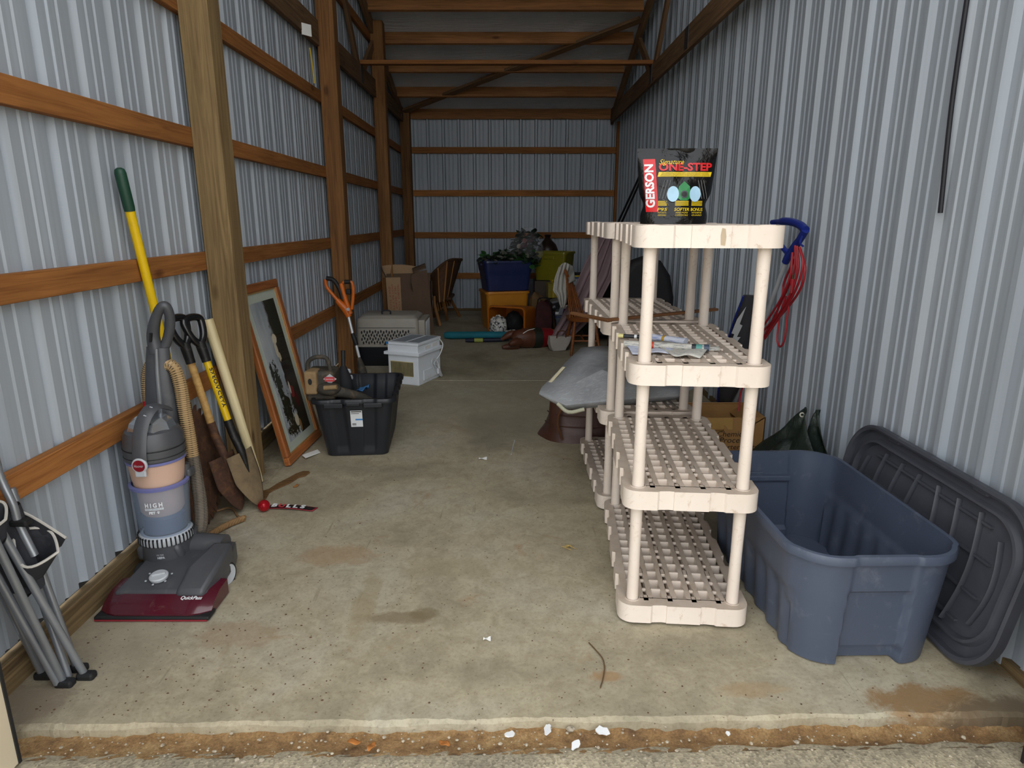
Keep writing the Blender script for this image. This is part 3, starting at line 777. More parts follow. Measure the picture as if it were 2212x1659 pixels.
# neck and body
k = MB(); k.rings([[(cx - .10, cy - .06, .085), (cx + .09, cy - .06, .085), (cx + .09, cy + .08, .085), (cx - .10, cy + .08, .085)], [(cx - .09, cy - .075, .14), (cx + .085, cy - .075, .14), (cx + .085, cy + .08, .14), (cx - .09, cy + .08, .14)], [(cx - .075, cy - .07, .165), (cx + .075, cy - .07, .165), (cx + .075, cy + .08, .165), (cx - .075, cy + .08, .165)]])
k.build('neck', GREY, vac, bevel=.015, seg=3, smooth=45)
z0, z1 = zf(1240), zf(1183)
MB().lathe([(.085, z0), (.100, z0 + .008), (.106, z0 + .03), (.108, z1)], 36, T).build('motor_base', GREY, vac, smooth=40)
zr = zf(1172)
ring = MB().lathe([(.109, z1 - .004), (.114, z1 + .002), (.113, zr), (.100, zr + .012), (.090, zr + .014)], 40, T, cap=False).build('vent_ring', LGREY, vac, smooth=40)
k = MB()
for i in range(40):
    a_ = 2 * math.pi * i / 40
    k.cbox((.1125, 0, (z1 + zr) / 2 + .004), (.006, .006, zr - z1 + .012), T @ Matrix.Rotation(a_, 4, 'Z'))
tag(k.build('vent_slots', BLACKRUB, ring), kind='stuff')
zc0, zc1 = zr + .006, zf(1062)
MB().lathe([(.100, zc0), (.104, zc0 + .02), (.109, (zc0 + zc1) / 2), (.114, zc1)], 40, T, cap=False).build('dust_cup', CUP, vac, smooth=60)
MB().lathe([(.02, zc0 + .01), (.085, zc0 + .012), (.090, zc0 + .075), (.080, zc0 + .085)], 28, T).build('dust_shroud', DBLUE, vac, smooth=40)
MB().lathe([(.078, zc0 + .085), (.088, zc0 + .10), (.093, zc1)], 32, T).build('filter_cone', PEACH, vac, smooth=40)
MB().lathe([(.108, zc1 - .008), (.119, zc1 - .004), (.120, zc1 + .006), (.108, zc1 + .010)], 40, T, cap=False).build('cup_rim', VIOLET, vac, smooth=50)
zu = zf(1008)
MB().lathe([(.098, zc1), (.104, zc1 + .03), (.113, zu)], 40, T).build('upper_cup', PEACH, vac, smooth=50)
MB().lathe([(.112, zu - .006), (.120, zu - .002), (.120, zu + .006), (.110, zu + .010)], 40, T, cap=False).build('cup_rim', VIOLET, vac, smooth=50)
zl = zf(950)
MB().lathe([(.116, zu + .004), (.121, zu + .012), (.121, zu + .045), (.117, zl - .01), (.106, zl + .012), (.085, zl + .022)], 40, T).build('lid', GREY, vac, smooth=28)
for q in range(2): MB().lathe([(.1205, zu + .022 + .03 * q), (.1225, zu + .025 + .03 * q), (.1205, zu + .028 + .03 * q)], 40, T, cap=False).build('lid_band', BLACKRUB, vac)
MB().lathe([(.098, zl + .012), (.084, zl + .046), (.062, zl + .060), (.001, zl + .064)], 9, T @ Matrix.Rotation(R(22), 4, 'Z')).build('chrome_cap', CHROME, vac)
lettering('WINDTUNNEL', BLACKRUB, vac, lambda x, y: (cx + .015 + x, cy - .068 + y * .4, zl + .052 + y * .9), .012, .045, bold=.0003)
# carry handle with badge
fy = cy - .112
st = bez([(cx + .004, fy, zu - .002), (cx + .004, fy - .002, zu + .05), (cx + .008, fy + .02, zl + .03), (cx + .02, fy + .05, zl + .085), (cx + .03, fy + .10, zl + .105), (cx + .05, fy + .16, zl + .08)], 30)
MB().tube(st, .027, 8, flat=.28, up=(0, -1, 0)).build('carry_handle', GREY, vac, smooth=40)
MB().tube([st[17], st[22]], .012, 8, flat=.75, up=(0, -.5, 1)).build('release_button', LGREY, vac, smooth=40)
MBg = Matrix.Translation((cx + .004, fy - .008, zu + .012)) @ Euler((R(90), 0, 0)).to_matrix().to_4x4()
bd = MB().lathe([(.026, -.006), (.029, -.003), (.029, .003), (.026, .006)], 28, MBg).build('badge', LGREY, vac, smooth=30)
MB().cbox((0, -.026, 0), (.042, .04, .010), MBg).build('badge_tab', LGREY, bd, bevel=.006)
MB().lathe([(.0225, .005), (.0225, .0075), (.001, .0078)], 28, MBg).build('badge_disc', mat('badge_red', '#7d1420', .3), bd)
lettering('Hoover', LGREY, bd, lambda x, y: tuple(MBg @ Vector((x, y, .0086))), .016, .036, shear=.35)
cyl = lambda r, ox, oz: (lambda x, y: (cx + r * .903 * math.sin((x + ox) / r), cy - r * .903 * math.cos((x + ox) / r), oz + y))
zt = (zc0 + zc1) / 2 + .045
lettering('H I G H', WHITE, vac, cyl(.1145, .024, zt), .024, .070, bold=.0010)
MB().grid(lambda u, v: cyl(.1140, .024, zt - .0155)(-.037 + .074 * u, -.0045 + .009 * v), 10, 1).build('print_band', WHITE, vac)
lettering('PERFORMANCE', mat('grey_blue_print', '#5d6b80', .5), vac, cyl(.1147, .024, zt - .0155), .0095, .068)
lettering('PET', WHITE, vac, cyl(.1145, .016, zt - .030), .014, .026, bold=.0008)
for dx, dy, r_ in ((0, 0, .0035), (-.004, .004, .0016), (-.0015, .006, .0016), (.0015, .006, .0016), (.004, .004, .0016)):
    c_ = cyl(.1147, .040, zt - .031); MB().add([c_(dx + r_ * math.cos(a), dy + r_ * math.sin(a)) for a in [R(45 * j) for j in range(8)]], [tuple(range(8))]).build('paw_print', WHITE, vac)
lettering('FILTER', LGREY, vac, cyl(.1088, .02, (z0 + z1) / 2 + .022), .009, .028)
lettering('HEPA', LGREY, vac, cyl(.1088, .022, (z0 + z1) / 2 + .010), .012, .030, bold=.0006)
lettering('QuickPass', WHITE, vac, lambda x, y: (.128 + x, -.150 + y * .85, .0585 + y * .40), .021, .078, bold=.0005, shear=.25)
# spine and loop handle
sp = [lv(356, 1150, 2.545), lv(352, 960, 2.55), lv(350, 880, 2.555), lv(343, 800, 2.565), lv(341, 750, 2.57)]
rs = [.070, .070, .066, .052, .044]
MB().tube(sp, rs, 14, flat=.62, up=(0, 1, 0)).build('spine', GREY, vac, smooth=60)
MB().tube([p_ + Vector((.012, -.034, 0)) for p_ in sp[1:]], [.010, .010, .008, .006], 8).build('spine_gloss', mat('gloss_grey', '#7f8388', .15, .3), vac, smooth=60)
lp = bez([lv(338, 762, 2.565), lv(331, 725, 2.565), lv(336, 690, 2.555), lv(347, 665, 2.55), lv(358, 662, 2.555), lv(366, 680, 2.565), lv(367, 705, 2.575), lv(360, 738, 2.58), lv(347, 765, 2.575)], 48)
MB().tube(lp, [.028 - .009 * min(1, i / 14) for i in range(len(lp))], 12).build('handle', GREY, vac, smooth=60)
MB().tube([lv(325, 738, 2.537), lv(326, 720, 2.535)], .010, 10, flat=.5).build('power_switch', BLACKRUB, vac, smooth=40)
HOSE = mat('tan_hose', '#a58a62', .5, var=.08); HOSE2 = mat('dusty_grey_hose', '#6f665a', .55, var=.1)
def hose(name, path, r, m, pitch=.0085):
    pts = bez(path, 160); L = 0; out = [pts[0]]
    d = [0]
    for i in range(1, len(pts)): L += (pts[i] - pts[i-1]).length; d.append(L)
    n = int(L / pitch) * 2; P = []; rr_ = []; j = 0
    for i in range(n + 1):
        t_ = L * i / n
        while j < len(d) - 2 and d[j+1] < t_: j += 1
        f = (t_ - d[j]) / max(1e-9, d[j+1] - d[j]); P.append(pts[j].lerp(pts[j+1], f)); rr_.append(r if i % 2 == 0 else r * .86)
    ho = MB().tube(P, rr_, 14).build(name, m, vac, smooth=20)
    hx_ = []
    for i in range(0, n * 3):
        t_ = i / (n * 3 - 1) * n; j = min(int(t_), n - 1); p_ = P[j].lerp(P[j+1], t_ - j); tg = (P[j+1] - P[j]).normalized()
        e1 = tg.cross(Vector((0, 1, 0))).normalized(); e2 = tg.cross(e1); an = math.pi * t_
        hx_.append(p_ + (e1 * math.cos(an) + e2 * math.sin(an)) * r * .97)
    MB().tube(hx_, .0016, 4).build('hose_wire', BLACKRUB, ho)
    return ho
hose('hose', [lv(350, 806, 2.60), lv(362, 790, 2.57), lv(377, 797, 2.56), lv(389, 830, 2.555), lv(398, 880, 2.55), lv(408, 935, 2.54), lv(416, 985, 2.53)], .0265, HOSE)
hose('lower_hose', [lv(416, 985, 2.53), lv(424, 1030, 2.52), lv(433, 1085, 2.51), lv(435, 1130, 2.50), lv(424, 1162, 2.48), lv(404, 1176, 2.46)], .0265, HOSE2, .0065)
hose('hose', [lv(330, 775, 2.62), lv(318, 795, 2.625), lv(314, 830, 2.625), lv(317, 870, 2.62)], .017, HOSE)
MB().tube([lv(317, 866, 2.615), lv(321, 915, 2.60)], .015, 10).build('red_wand_end', mat('bright_red_plastic', '#c01826', .35), vac, smooth=50)
MB().tube([lv(400, 1000, 2.46), lv(400, 1175, 2.45)], .018, 10).build('side_duct', GREY, vac, smooth=50)
MB().cbox(lv(403, 1018, 2.47), (.05, .05, .035)).build('hose_clip', GREY, vac, bevel=.008)
MB().tube([lv(414, 1140, 2.44), lv(414, 1158, 2.44), lv(408, 1180, 2.45)], [.022, .024, .022], 12).build('hose_connector', GREY, vac, smooth=40)

# ---------------------------------------------------------------- tools against the left wall
YEL = mat('yellow_fibreglass', '#e0b90c', .35, var=.05, dirt=('#8f7a2a', .08, 30))
GREEN = mat('dark_green_grip', '#17402f', .5, var=.08)
RUST = mat('rusty_steel', '#4c3326', .75, .2, var=.35, scale=18, dirt=('#7b5330', .35, 22), bump=.3, bscale=70)
MUD = mat('sandy_steel', '#7d6b50', .85, .1, var=.2, scale=10, dirt=('#5b4a3a', .35, 9), bump=.35, bscale=60)
BLKMET = mat('black_steel_worn', '#1d1c1c', .5, .3, var=.3, dirt=('#55504a', .2, 40))
PALE = wood('pale_pole_wood', '#ddd0a8', '#c2b083', rough=.55, grain=30, knots=False)
ASHW = wood('ash_handle', '#cda668', '#a98046', rough=.5, grain=40, knots=False)
def toolroot(name, label, cat, tip, top, up=(.5, -.75, .4)):
    o = thing(name, label, cat); o.matrix_world = axis_to(tip, top, up); return o, (Vector(top) - Vector(tip)).length
tip = Vector((-1.50, 2.96, .0)); top = Vector((-1.519, 2.66, 1.60))
o, L = toolroot('garden_tool', 'long yellow handled garden tool with dark green grip behind the vacuum', 'tool', tip, top)
MB().tube([(0, 0, .10), (0, 0, L - .15)], .0185, 14).build('shaft', YEL, o, smooth=50)
MB().tube([(0, 0, L - .165), (0, 0, L - .15), (0, 0, L - .02), (0, 0, L - .006), (0, 0, L)], [.020, .0215, .0215, .018, .008], 14).build('grip', GREEN, o, smooth=50)
MB().tube([(0, 0, .0), (0, 0, .14)], [.012, .021], 12).build('ferrule', BLKMET, o, smooth=50)
def shovel(name, label, tip, top, shaft_m, socket_m, blade_m, text=None, up=(.45, -.8, .4)):
    o, L = toolroot(name, label, 'shovel', tip, top, up)
    def bl(u, v):      # v: 0 tip .. 1 shoulder
        w = .088 * min(1, (v * 1.9) ** .55)
        x = (2 * u - 1) * w
        return (x, .018 * (1 - (x / .088) ** 2) - .035 * (1 - v) ** 2 * 0 - .004, .29 * v)
    MB().grid(bl, 12, 16).build('blade', blade_m, o, smooth=50, solid=.004)
    MB().tube(bez([(0, .010, .17), (0, .014, .24), (0, .012, .31), (0, .002, .38), (0, 0, .46)], 20), [.004 + .017 * min(1, i / 9) for i in range(21)], 12).build('socket', socket_m, o, smooth=50)
    MB().tube([(0, 0, .45), (0, 0, L - .15)], .0175, 14).build('shaft', shaft_m, o, smooth=50)
    # D grip
    MB().tube([(0, 0, L - .22), (0, 0, L - .12)], [.0215, .025], 12).build('grip_socket', BLKMET, o, smooth=50)
    pts = bez([(0, 0, L - .14), (-.034, 0, L - .10), (-.050, 0, L - .05), (-.048, 0, L - .012), (0, 0, L), (.048, 0, L - .012), (.050, 0, L - .05), (.034, 0, L - .10), (0, 0, L - .14)], 48)
    MB().tube(pts, .0165, 10, flat=1.1).build('grip', mat('black_gloss_plastic', '#121214', .25, coat=.3), o, smooth=50)
    if text:
        r_ = .0182
        fn = lambda x, y: (r_ * math.sin(y / r_ + .25), r_ * math.cos(y / r_ + .25), .625 + x)
        lettering(text, BLACKRUB, o, fn, .026, .20, bold=.0008)
    return o
shovel('shovel', 'yellow handled shovel with black D grip and sandy blade leaning on the girt', (-1.262, 3.02, .012), (-1.515, 3.075, .955), YEL, BLKMET, MUD, 'YARDWORKS', up=(.90, -.30, .35))
shovel('shovel', 'wooden handled shovel with black grip and rusty blade behind the yellow one', (-1.340, 2.975, .012), (-1.545, 2.995, .965), ASHW, RUST, RUST, up=(.93, -.25, .35))
a, b = Vector((-1.368, 3.312, .018)), at(436, 690, Y=3.318)
a.y = 3.316; b.x = -1.55
pole = tag(MB().tube([(-(b-a).length/2, 0, 0), (-(b-a).length/2 + .04, 0, 0), ((b-a).length/2, 0, 0)], [.019, .0225, .0275], 16).build('wooden_pole', PALE, smooth=50, M=frame_between(a, b)), 'pale round wooden pole leaning across the front of the first post', 'pole')
# large circular saw blade, teeth all round
sb = thing('saw_blade', 'large rusty circular saw blade leaning on the wall behind the vacuum', 'saw blade')
k = MB(); n = 40; prof = []
for i in range(n):
    a0 = 2 * math.pi * i / n
    prof += [(.262 * math.cos(a0), .262 * math.sin(a0)), (.268 * math.cos(a0 + .02), .268 * math.sin(a0 + .02)), (.30 * math.cos(a0 + .05), .30 * math.sin(a0 + .05)), (.292 * math.cos(a0 + .10), .292 * math.sin(a0 + .10))]
k.prism(prof, -.0025, .0025)
sb.matrix_world = Matrix.Translation((-1.466, 2.82, .302)) @ Euler((0, R(83), 0)).to_matrix().to_4x4()
k.build('disc', RUST, sb)
MB().lathe([(.001, -.004), (.07, -.004), (.07, .004), (.001, .004)], 24).build('collar', RUST, sb)
# ---------------------------------------------------------------- framed picture leaning beside the post
def painting():
    k = NT('old_hunting_print'); tc = k.n('ShaderNodeTexCoord'); sx = k.n('ShaderNodeSeparateXYZ'); k.l(tc.outputs['Generated'], sx.inputs[0])
    U, Vv = sx.outputs[0], sx.outputs[2]
    v = k.coord(); nz_ = k.noise(v, 9, 6, .65); n2 = k.noise(v, 28, 5, .7, 1.0)
    sky = k.ramp(k.noise(k.coord(scale=(1, 1, .35)), 5, 4), [(.3, lin('#7d838a')), (.7, lin('#bcc0c0'))])
    ground = k.ramp(nz_, [(.3, lin('#15150f')), (.7, lin('#3b3526'))])
    edge = k.math('ADD', U, k.math('MULTIPLY', k.math('SUBTRACT', nz_, .5), .5))
    c = k.mix(k.ramp(edge, [(.50, (0, 0, 0)), (.60, (1, 1, 1))]), sky, ground)
    def blob(c, cu, cv, ru, rv, col, hard=.25, amp=.9):
        dx = k.math('DIVIDE', k.math('SUBTRACT', U, cu), ru); dy = k.math('DIVIDE', k.math('SUBTRACT', Vv, cv), rv)
        d = k.math('ADD', k.math('ADD', k.math('MULTIPLY', dx, dx), k.math('MULTIPLY', dy, dy)), k.math('MULTIPLY', k.math('SUBTRACT', n2, .5), amp * 2.2))
        return k.mix(k.ramp(d, [(1 - hard, (1, 1, 1)), (1, (0, 0, 0))]), c, lin(col))
    c = blob(c, .22, .42, .13, .16, '#2b3026', amp=2.4); c = blob(c, .30, .22, .20, .13, '#2a2a1d', amp=2.4); c = blob(c, .34, .08, .26, .08, '#33301f', amp=2.2); c = blob(c, .10, .50, .06, .09, '#2b3026', amp=2.4)
    c = blob(c, .55, .72, .10, .04, '#c9bea6', amp=.5); c = blob(c, .52, .64, .06, .06, '#c2b79e', amp=.5); c = blob(c, .58, .58, .05, .04, '#b9ad93', amp=.5)
    c = blob(c, .62, .50, .10, .07, '#1b1512', amp=.4); c = blob(c, .60, .42, .09, .05, '#241510', amp=.4)
    c = blob(c, .66, .31, .09, .05, '#7e2c28', amp=.4); c = blob(c, .60, .35, .03, .05, '#d4cbb8', amp=.3); c = blob(c, .78, .24, .08, .06, '#5e1f1e', amp=.4)
    c = blob(c, .52, .11, .09, .05, '#c9bfa4', amp=.4); c = blob(c, .62, .06, .05, .05, '#8d6a42', amp=.4); c = blob(c, .80, .90, .15, .2, '#23271d')
    k.base(c); k.rough(.25); k.b.inputs['Coat Weight'].default_value = .35
    return k.m
FRW = wood('picture_frame_wood', '#a8683a', '#6f3d1e', rough=.4, grain=60, knots=False)
GILT = mat('gilt_edge', '#c0935a', .35, .4)
MATB = mat('sage_mat_board', '#a9b0a2', .8, var=.03)
pf0, pf1 = Vector((-1.300, 3.575, .006)), Vector((-1.275, 4.135, .006)); top_n = Vector((-1.515, 3.535, 1.04))
xd = (pf1 - pf0).normalized(); zd = (top_n - pf0); Hh = zd.length; Wd = (pf1 - pf0).length
zd = (zd - xd * zd.dot(xd)).normalized(); yd = zd.cross(xd)
pic = thing('framed_picture', 'framed picture standing on its side against the post and wall', 'picture')
pic.matrix_world = Matrix.Translation(pf0) @ Matrix((xd, yd, zd)).transposed().to_4x4()
s_ = -1 if (Matrix((xd, yd, zd)).transposed() @ Vector((0, 1, 0))).x < 0 else 1     # room side of the picture
fw = .05
def bar(x0, x1, z0, z1, horiz):
    L_ = (x1 - x0) if horiz else (z1 - z0)
    M = Matrix.Translation(((x0 + x1) / 2, 0, (z0 + z1) / 2)) @ (Matrix.Identity(4) if horiz else Matrix.Rotation(R(-90), 4, 'Y'))
    k = MB().cbox((0, 0, 0), (L_, .034, fw)); f = k.build('frame_rail', FRW, pic, bevel=.007, seg=2, M=M)
    return f
bar(0, Wd, 0, fw, True); bar(0, Wd, Hh - fw, Hh, True); bar(0, fw, fw * .98, Hh - fw * .98, False); bar(Wd - fw, Wd, fw * .98, Hh - fw * .98, False)
for x0, x1, z0, z1 in ((fw, Wd - fw, fw, fw + .008), (fw, Wd - fw, Hh - fw - .008, Hh - fw), (fw, fw + .008, fw, Hh - fw), (Wd - fw - .008, Wd - fw, fw, Hh - fw)):
    MB().box(x0, x1, -.010, .010, z0, z1).build('gilt_slip', GILT, pic)
MB().box(fw, Wd - fw, -.004, .004, fw, Hh - fw).build('mat_board', MATB, pic)
MB().box(fw + .06, Wd - fw - .06, s_ * .0045, s_ * .006, fw + .06, Hh - fw - .06).build('print', painting(), pic)
MB().box(.004, Wd - .004, -s_ * .014, -s_ * .018, .004, Hh - .004).build('backing', CARD, pic)

# ---------------------------------------------------------------- black tote with blower and umbrella
BTOTE = mat('black_tote_plastic', '#1d2026', .42, var=.12, bump=.03, bscale=100)
def bt_mod(x, y, t, nx, ny):
    o = 0
    if abs(ny) > .9 and t > .12:
        for c in (-.095, .095):
            q = x - c * (.8 + .2 * t)
            if abs(q) < .042: o -= .009 * min(1, (.042 - abs(q)) / .010)
    if abs(nx) > .9 and t > .12:
        for c in (-.2, -.07, .07, .2):
            q = y - c
            if abs(q) < .035: o -= .009 * min(1, (.035 - abs(q)) / .010)
    return o
bt = thing('storage_tote', 'open black storage tote holding a leaf blower, with a white label', 'tote', (-.962, 4.05, 0), (0, 0, R(5)))
tub(.232, .330, .372, .185, .285, .045, lip=.020, lip_h=.026, steps=14, mod=bt_mod, nc=6, ns=40).build('tub', BTOTE, bt, smooth=40)
for x in (-.115, .115):
    MB().box(x - .055, x + .055, -.352, -.322, .322, .350).build('lip_bracket', BTOTE, bt, bevel=.004)
MB().box(-.04, .04, -.354, -.325, .335, .356).build('lip_grip', BTOTE, bt, bevel=.004)
lab = lambda x, y, e=.0015: (x, -(.285 + .045 * (y - .006) / .34) - e - .0012, y)
def quad(name, x0, x1, z0, z1, m, e=.0015, par=bt): return MB().add([lab(x0, z0, e), lab(x1, z0, e), lab(x1, z1, e), lab(x0, z1, e)], [(0, 1, 2, 3)]).build(name, m, par)
sk = quad('sticker', -.022, .048, .195, .300, WHITE)
quad('sticker_band', .006, .048, .238, .247, mat('label_blue', '#2f7fc4', .5), .003, sk); quad('sticker_print', -.018, .044, .290, .296, INK, .003, sk); quad('sticker_print', -.018, .03, .280, .283, INK, .003, sk)
for i in range(8): quad('barcode_bar', -.014 + i * .003, -.0125 + i * .003, .205, .22, INK, .003, sk)
# leaf blower
DUSTBLK = mat('dusty_black_plastic', '#3a362f', .7, var=.25, scale=20, dirt=('#7c6a50', .3, 14), bump=.15, bscale=60)
TAN = mat('dusty_tan_cover', '#8f7653', .75, var=.15, scale=20, dirt=('#5f4d36', .2, 25))
P0 = Vector((-1.08, 3.86, .26)); lb = thing('leaf_blower', 'dusty black leaf blower with a red label lying in the black tote', 'leaf blower', P0)
q = lambda x, y, Y: at(x, y, Y=Y) - P0
a0, a1 = q(664, 857, 3.80), q(722, 795, 3.80)
k = MB().box(a0.x, a1.x, -.10, .07, a0.z - .02, a1.z - .012); k.build('housing', DUSTBLK, lb, bevel=.022, seg=3, smooth=45)
c0, c1 = q(660, 852, 3.74), q(683, 802, 3.74)
MB().box(c0.x, c1.x, -.135, -.02, c0.z, c1.z).build('engine_cover', TAN, lb, bevel=.014, seg=3, smooth=45)
MB().lathe([(.001, 0), (.012, 0), (.012, -.006), (.001, -.006)], 16, Matrix.Translation(((c0.x + c1.x) / 2, -.136, (c0.z + c1.z) / 2 + .01)) @ Euler((R(90), 0, 0)).to_matrix().to_4x4() @ Matrix.Diagonal((1, 1.6, 1, 1))).build('starter_hole', BLACKRUB, lb)
hp_ = [q(664, 800, 3.80), q(666, 782, 3.80), q(680, 772, 3.80), q(702, 772, 3.80), q(709, 782, 3.80), q(714, 800, 3.80)]
MB().tube(bez(hp_, 24), .013, 10).build('handle', DUSTBLK, lb, smooth=50)
e0, e1 = q(700, 818, 3.72), q(718, 826, 3.72)
sgn = MB().cbox(((e0.x + e1.x) / 2, -.108, (e0.z + e1.z) / 2), (.056, .012, .026), ).build('red_label', mat('label_red', '#c8434a', .5), lb)
lettering('CRAFTSMAN', WHITE, sgn, lambda x, y: ((e0.x + e1.x) / 2 + x, -.1145, (e0.z + e1.z) / 2 + y), .010, .046)
MB().prism([(-.04, 0), (0, .03), (.04, 0), (0, -.03)], 0, .004, Matrix.Translation(((e0.x + e1.x) / 2, -.1005, (e0.z + e1.z) / 2)) @ Euler((R(90), 0, 0)).to_matrix().to_4x4()).build('label_plate', LGREY, lb)
f0 = q(708, 842, 3.74)
MB().ball((f0.x, f0.y + .02, f0.z), (.075, .06, .040), 18).build('fan_housing', DUSTBLK, lb, smooth=60)
MB().tube([q(700, 838, 3.70), q(728, 836, 3.70)], .014, 10).build('fuel_tank', TAN, lb, smooth=50)
MB().tube(bez([q(716, 843, 3.76), q(750, 850, 3.80), q(785, 860, 3.86), q(806, 872, 3.92)], 14), [.036, .034, .033, .031, .030, .029, .029, .028, .028, .027, .027, .026, .026][:13] + [.026] * 3, 16).build('nozzle_tube', DUSTBLK, lb, smooth=50)
# umbrella-like black and white thing standing in the tote
ub, ut = at(743, 868, Y=3.98), at(741, 757, Y=4.02)
um, L = toolroot('folded_umbrella', 'black folded umbrella with pale stripes standing in the black tote', 'umbrella', ub, ut, (0, -1, 0))
BLKCL = mat('black_cloth', '#141519', .8, var=.15)
MB().lathe([(.010, -.04), (.055, .0), (.062, L * .30), (.048, L * .50), (.018, L * .70)], 14, cap=True, sy=.75).build('canopy', BLKCL, um, smooth=50)
MB().tube([(0, 0, L * .64), (0, 0, L * .72), (0, 0, L)], [.015, .013, .0145], 12).build('handle', BLACKRUB, um, smooth=50)
for z_, r_ in ((L * .48, .049), (L * .60, .034)):
    MB().lathe([(r_ + .002, z_ - .012), (r_ + .003, z_), (r_ - .003, z_ + .014)], 14, Matrix.Rotation(R(14), 4, 'X'), cap=False, sy=.78).build('pale_stripe', LGREY, um, smooth=50)
pk = at(784, 838, Y=4.18)
tag(MB().grid(lambda u, v: (pk.x - .04 + .08 * u, pk.y - .02 + .04 * v, pk.z - .02 + .03 * u + .012 * math.sin(9 * u + 7 * v)), 8, 5).build('blue_packet', mat('blue_foil', '#3c6d9e', .3, var=.3, scale=30), smooth=40, solid=.004), 'small crumpled blue and white packet inside the black tote', 'packet')
# ---------------------------------------------------------------- folded camp chair
TUBE = mat('grey_powder_tube', '#9499a0', .3, .6, var=.06)
CLOTH = mat('black_canvas', '#23242a', .85, var=.12, dirt=('#4a4a4c', .12, 20), bump=.12, bscale=160)
PIPE = mat('pale_piping', '#b5b1aa', .8, var=.08)
C0 = Vector((-1.40, 1.75, 0)); fc = thing('folding_chair', 'folded grey tube camp chair with black cloth pockets leaning on the left wall', 'chair', C0)
g = lambda x, y, Y: at(x, y, Y=Y) - C0
gf = lambda x, y, z=.012: at(x, y, Z=z) - C0
legs = [((3, 1149, 1.70), (182, 1456)), ((-2, 1186, 1.66), (136, 1472)), ((66, 1225, 1.78), (148, 1462)), ((70, 1180, 1.82), (165, 1440)), ((8, 1270, 1.68), (124, 1476)), ((-4, 1262, 1.72), (91, 1455))]
feet = []
for (x, y, Y), (fx, fy) in legs:
    b_ = gf(fx, fy); a_ = g(x, y, Y); ext = min(.45, max(0, (a_.x + C0.x + 1.535) / max(1e-6, b_.x - a_.x))); MB().tube([a_ + (a_ - b_) * ext, b_], .0115, 12).build('tube_leg', TUBE, fc, smooth=50); feet.append(b_)
for i in (0, 1, 3, 5):
    p_ = feet[i]; MB().cbox((p_.x + .008, p_.y - .002, .008), (.055, .032, .026)).build('foot', BLACKRUB, fc, bevel=.008)
up_ = [g(x, y, 1.76) for x, y in ((-12, 985), (2, 1035), (28, 1090), (40, 1130), (75, 1200))]
MB().tube(bez(up_, 14), .0115, 12).build('back_tube', TUBE, fc, smooth=50)
# bundled seat cloth
def bundle(u, v):
    a_ = 2 * math.pi * u
    top_, bot_ = g(-6, 1100, 1.76), g(36, 1262, 1.76)
    p_ = top_.lerp(bot_, v); r1 = .042 + .014 * math.sin(3 * a_ + 2 * v) + .024 * v
    return tuple(p_ + Vector((math.cos(a_) * r1 * 1.1, math.sin(a_) * r1 * .8, .012 * math.sin(2 * a_))))
MB().grid(bundle, 26, 10).build('seat_cloth', CLOTH, fc, smooth=60)
def pocket(name, tl, tr, bl, br, mid, Y0, Y1):
    """open-topped cloth pocket: front and back walls meeting at the sides, pale piping round the mouth"""
    A_, B_, C_, D_ = g(*tl, Y0), g(*tr, Y0), g(*bl, Y0), g(*br, Y0); bulge = Vector((0, Y1 - Y0, 0)); sag = g(*mid, Y0) - (A_ + B_) / 2
    def wall(sign):
        def f(u, v):
            t_ = A_.lerp(B_, u); b__ = C_.lerp(D_, u); w_ = math.sin(math.pi * u)
            p_ = t_.lerp(b__, v) + bulge * (sign * .5 * w_ * (1 - .6 * v)) + (sag * w_ * (1 - v) if sign < 0 else -sag * .25 * w_ * (1 - v))
            return tuple(p_)
        return f
    k = MB(); k.grid(wall(-1), 14, 8); k.grid(wall(1), 14, 8); pk_ = k.build(name, CLOTH, fc, smooth=60, solid=.003)
    rim = [Vector(wall(-1)(i / 14, 0)) for i in range(15)] + [Vector(wall(1)(1 - i / 14, 0)) for i in range(15)]
    MB().tube(rim, .0042, 6).build('piping', PIPE, pk_, smooth=50)
pocket('pocket', (28, 1148), (126, 1192), (50, 1300), (82, 1262), (78, 1205), 1.76, 1.86)
pocket('pocket', (18, 1118), (142, 1162), (58, 1220), (132, 1180), (60, 1098), 1.82, 1.87)
pocket('pocket', (-30, 1085), (12, 1122), (-14, 1200), (14, 1160), (-8, 1130), 1.68, 1.74)
MB().cbox(g(45, 1128, 1.76), (.05, .03, .02)).build('joint_bracket', BLACKRUB, fc, bevel=.005)

# ---------------------------------------------------------------- orange string trimmer against the second post
ORG = mat('orange_plastic', '#d2691a', .4, var=.06)
T0 = Vector((-1.29, 5.47, 0)); tr = thing('string_trimmer', 'orange and black string trimmer leaning on the second left post', 'trimmer', T0)
g = lambda x, y, Y=5.53: at(x, y, Y=Y - (.20 if Y > 5.55 else 0)) - T0
MB().tube(bez([g(703, 603), g(706, 620), g(722, 640), g(738, 658)], 14), .015, 8).build('rear_handle', ORG, tr, smooth=50)
MB().tube(bez([g(705, 601), g(720, 605), g(732, 622), g(740, 645)], 14), .019, 8).build('grip', BLACKRUB, tr, smooth=50)
MB().tube(bez([g(737, 612), g(742, 632), g(750, 658), g(757, 678)], 12), .020, 10).build('motor_body', ORG, tr, smooth=50)
MB().tube(bez([g(740, 611), g(752, 608), g(761, 612), g(763, 635), g(760, 668)], 14), .014, 8).build('front_handle', ORG, tr, smooth=50)
MB().tube([g(744, 609), g(758, 609)], .018, 8).build('handle_pad', BLACKRUB, tr, smooth=50)
MB().cbox(g(753, 630), (.04, .05, .045)).build('trigger_block', BLACKRUB, tr, bevel=.008)
MB().tube([g(728, 648), g(745, 665), g(754, 684)], [.022, .036, .024], 10).build('collar', ORG, tr, smooth=50)
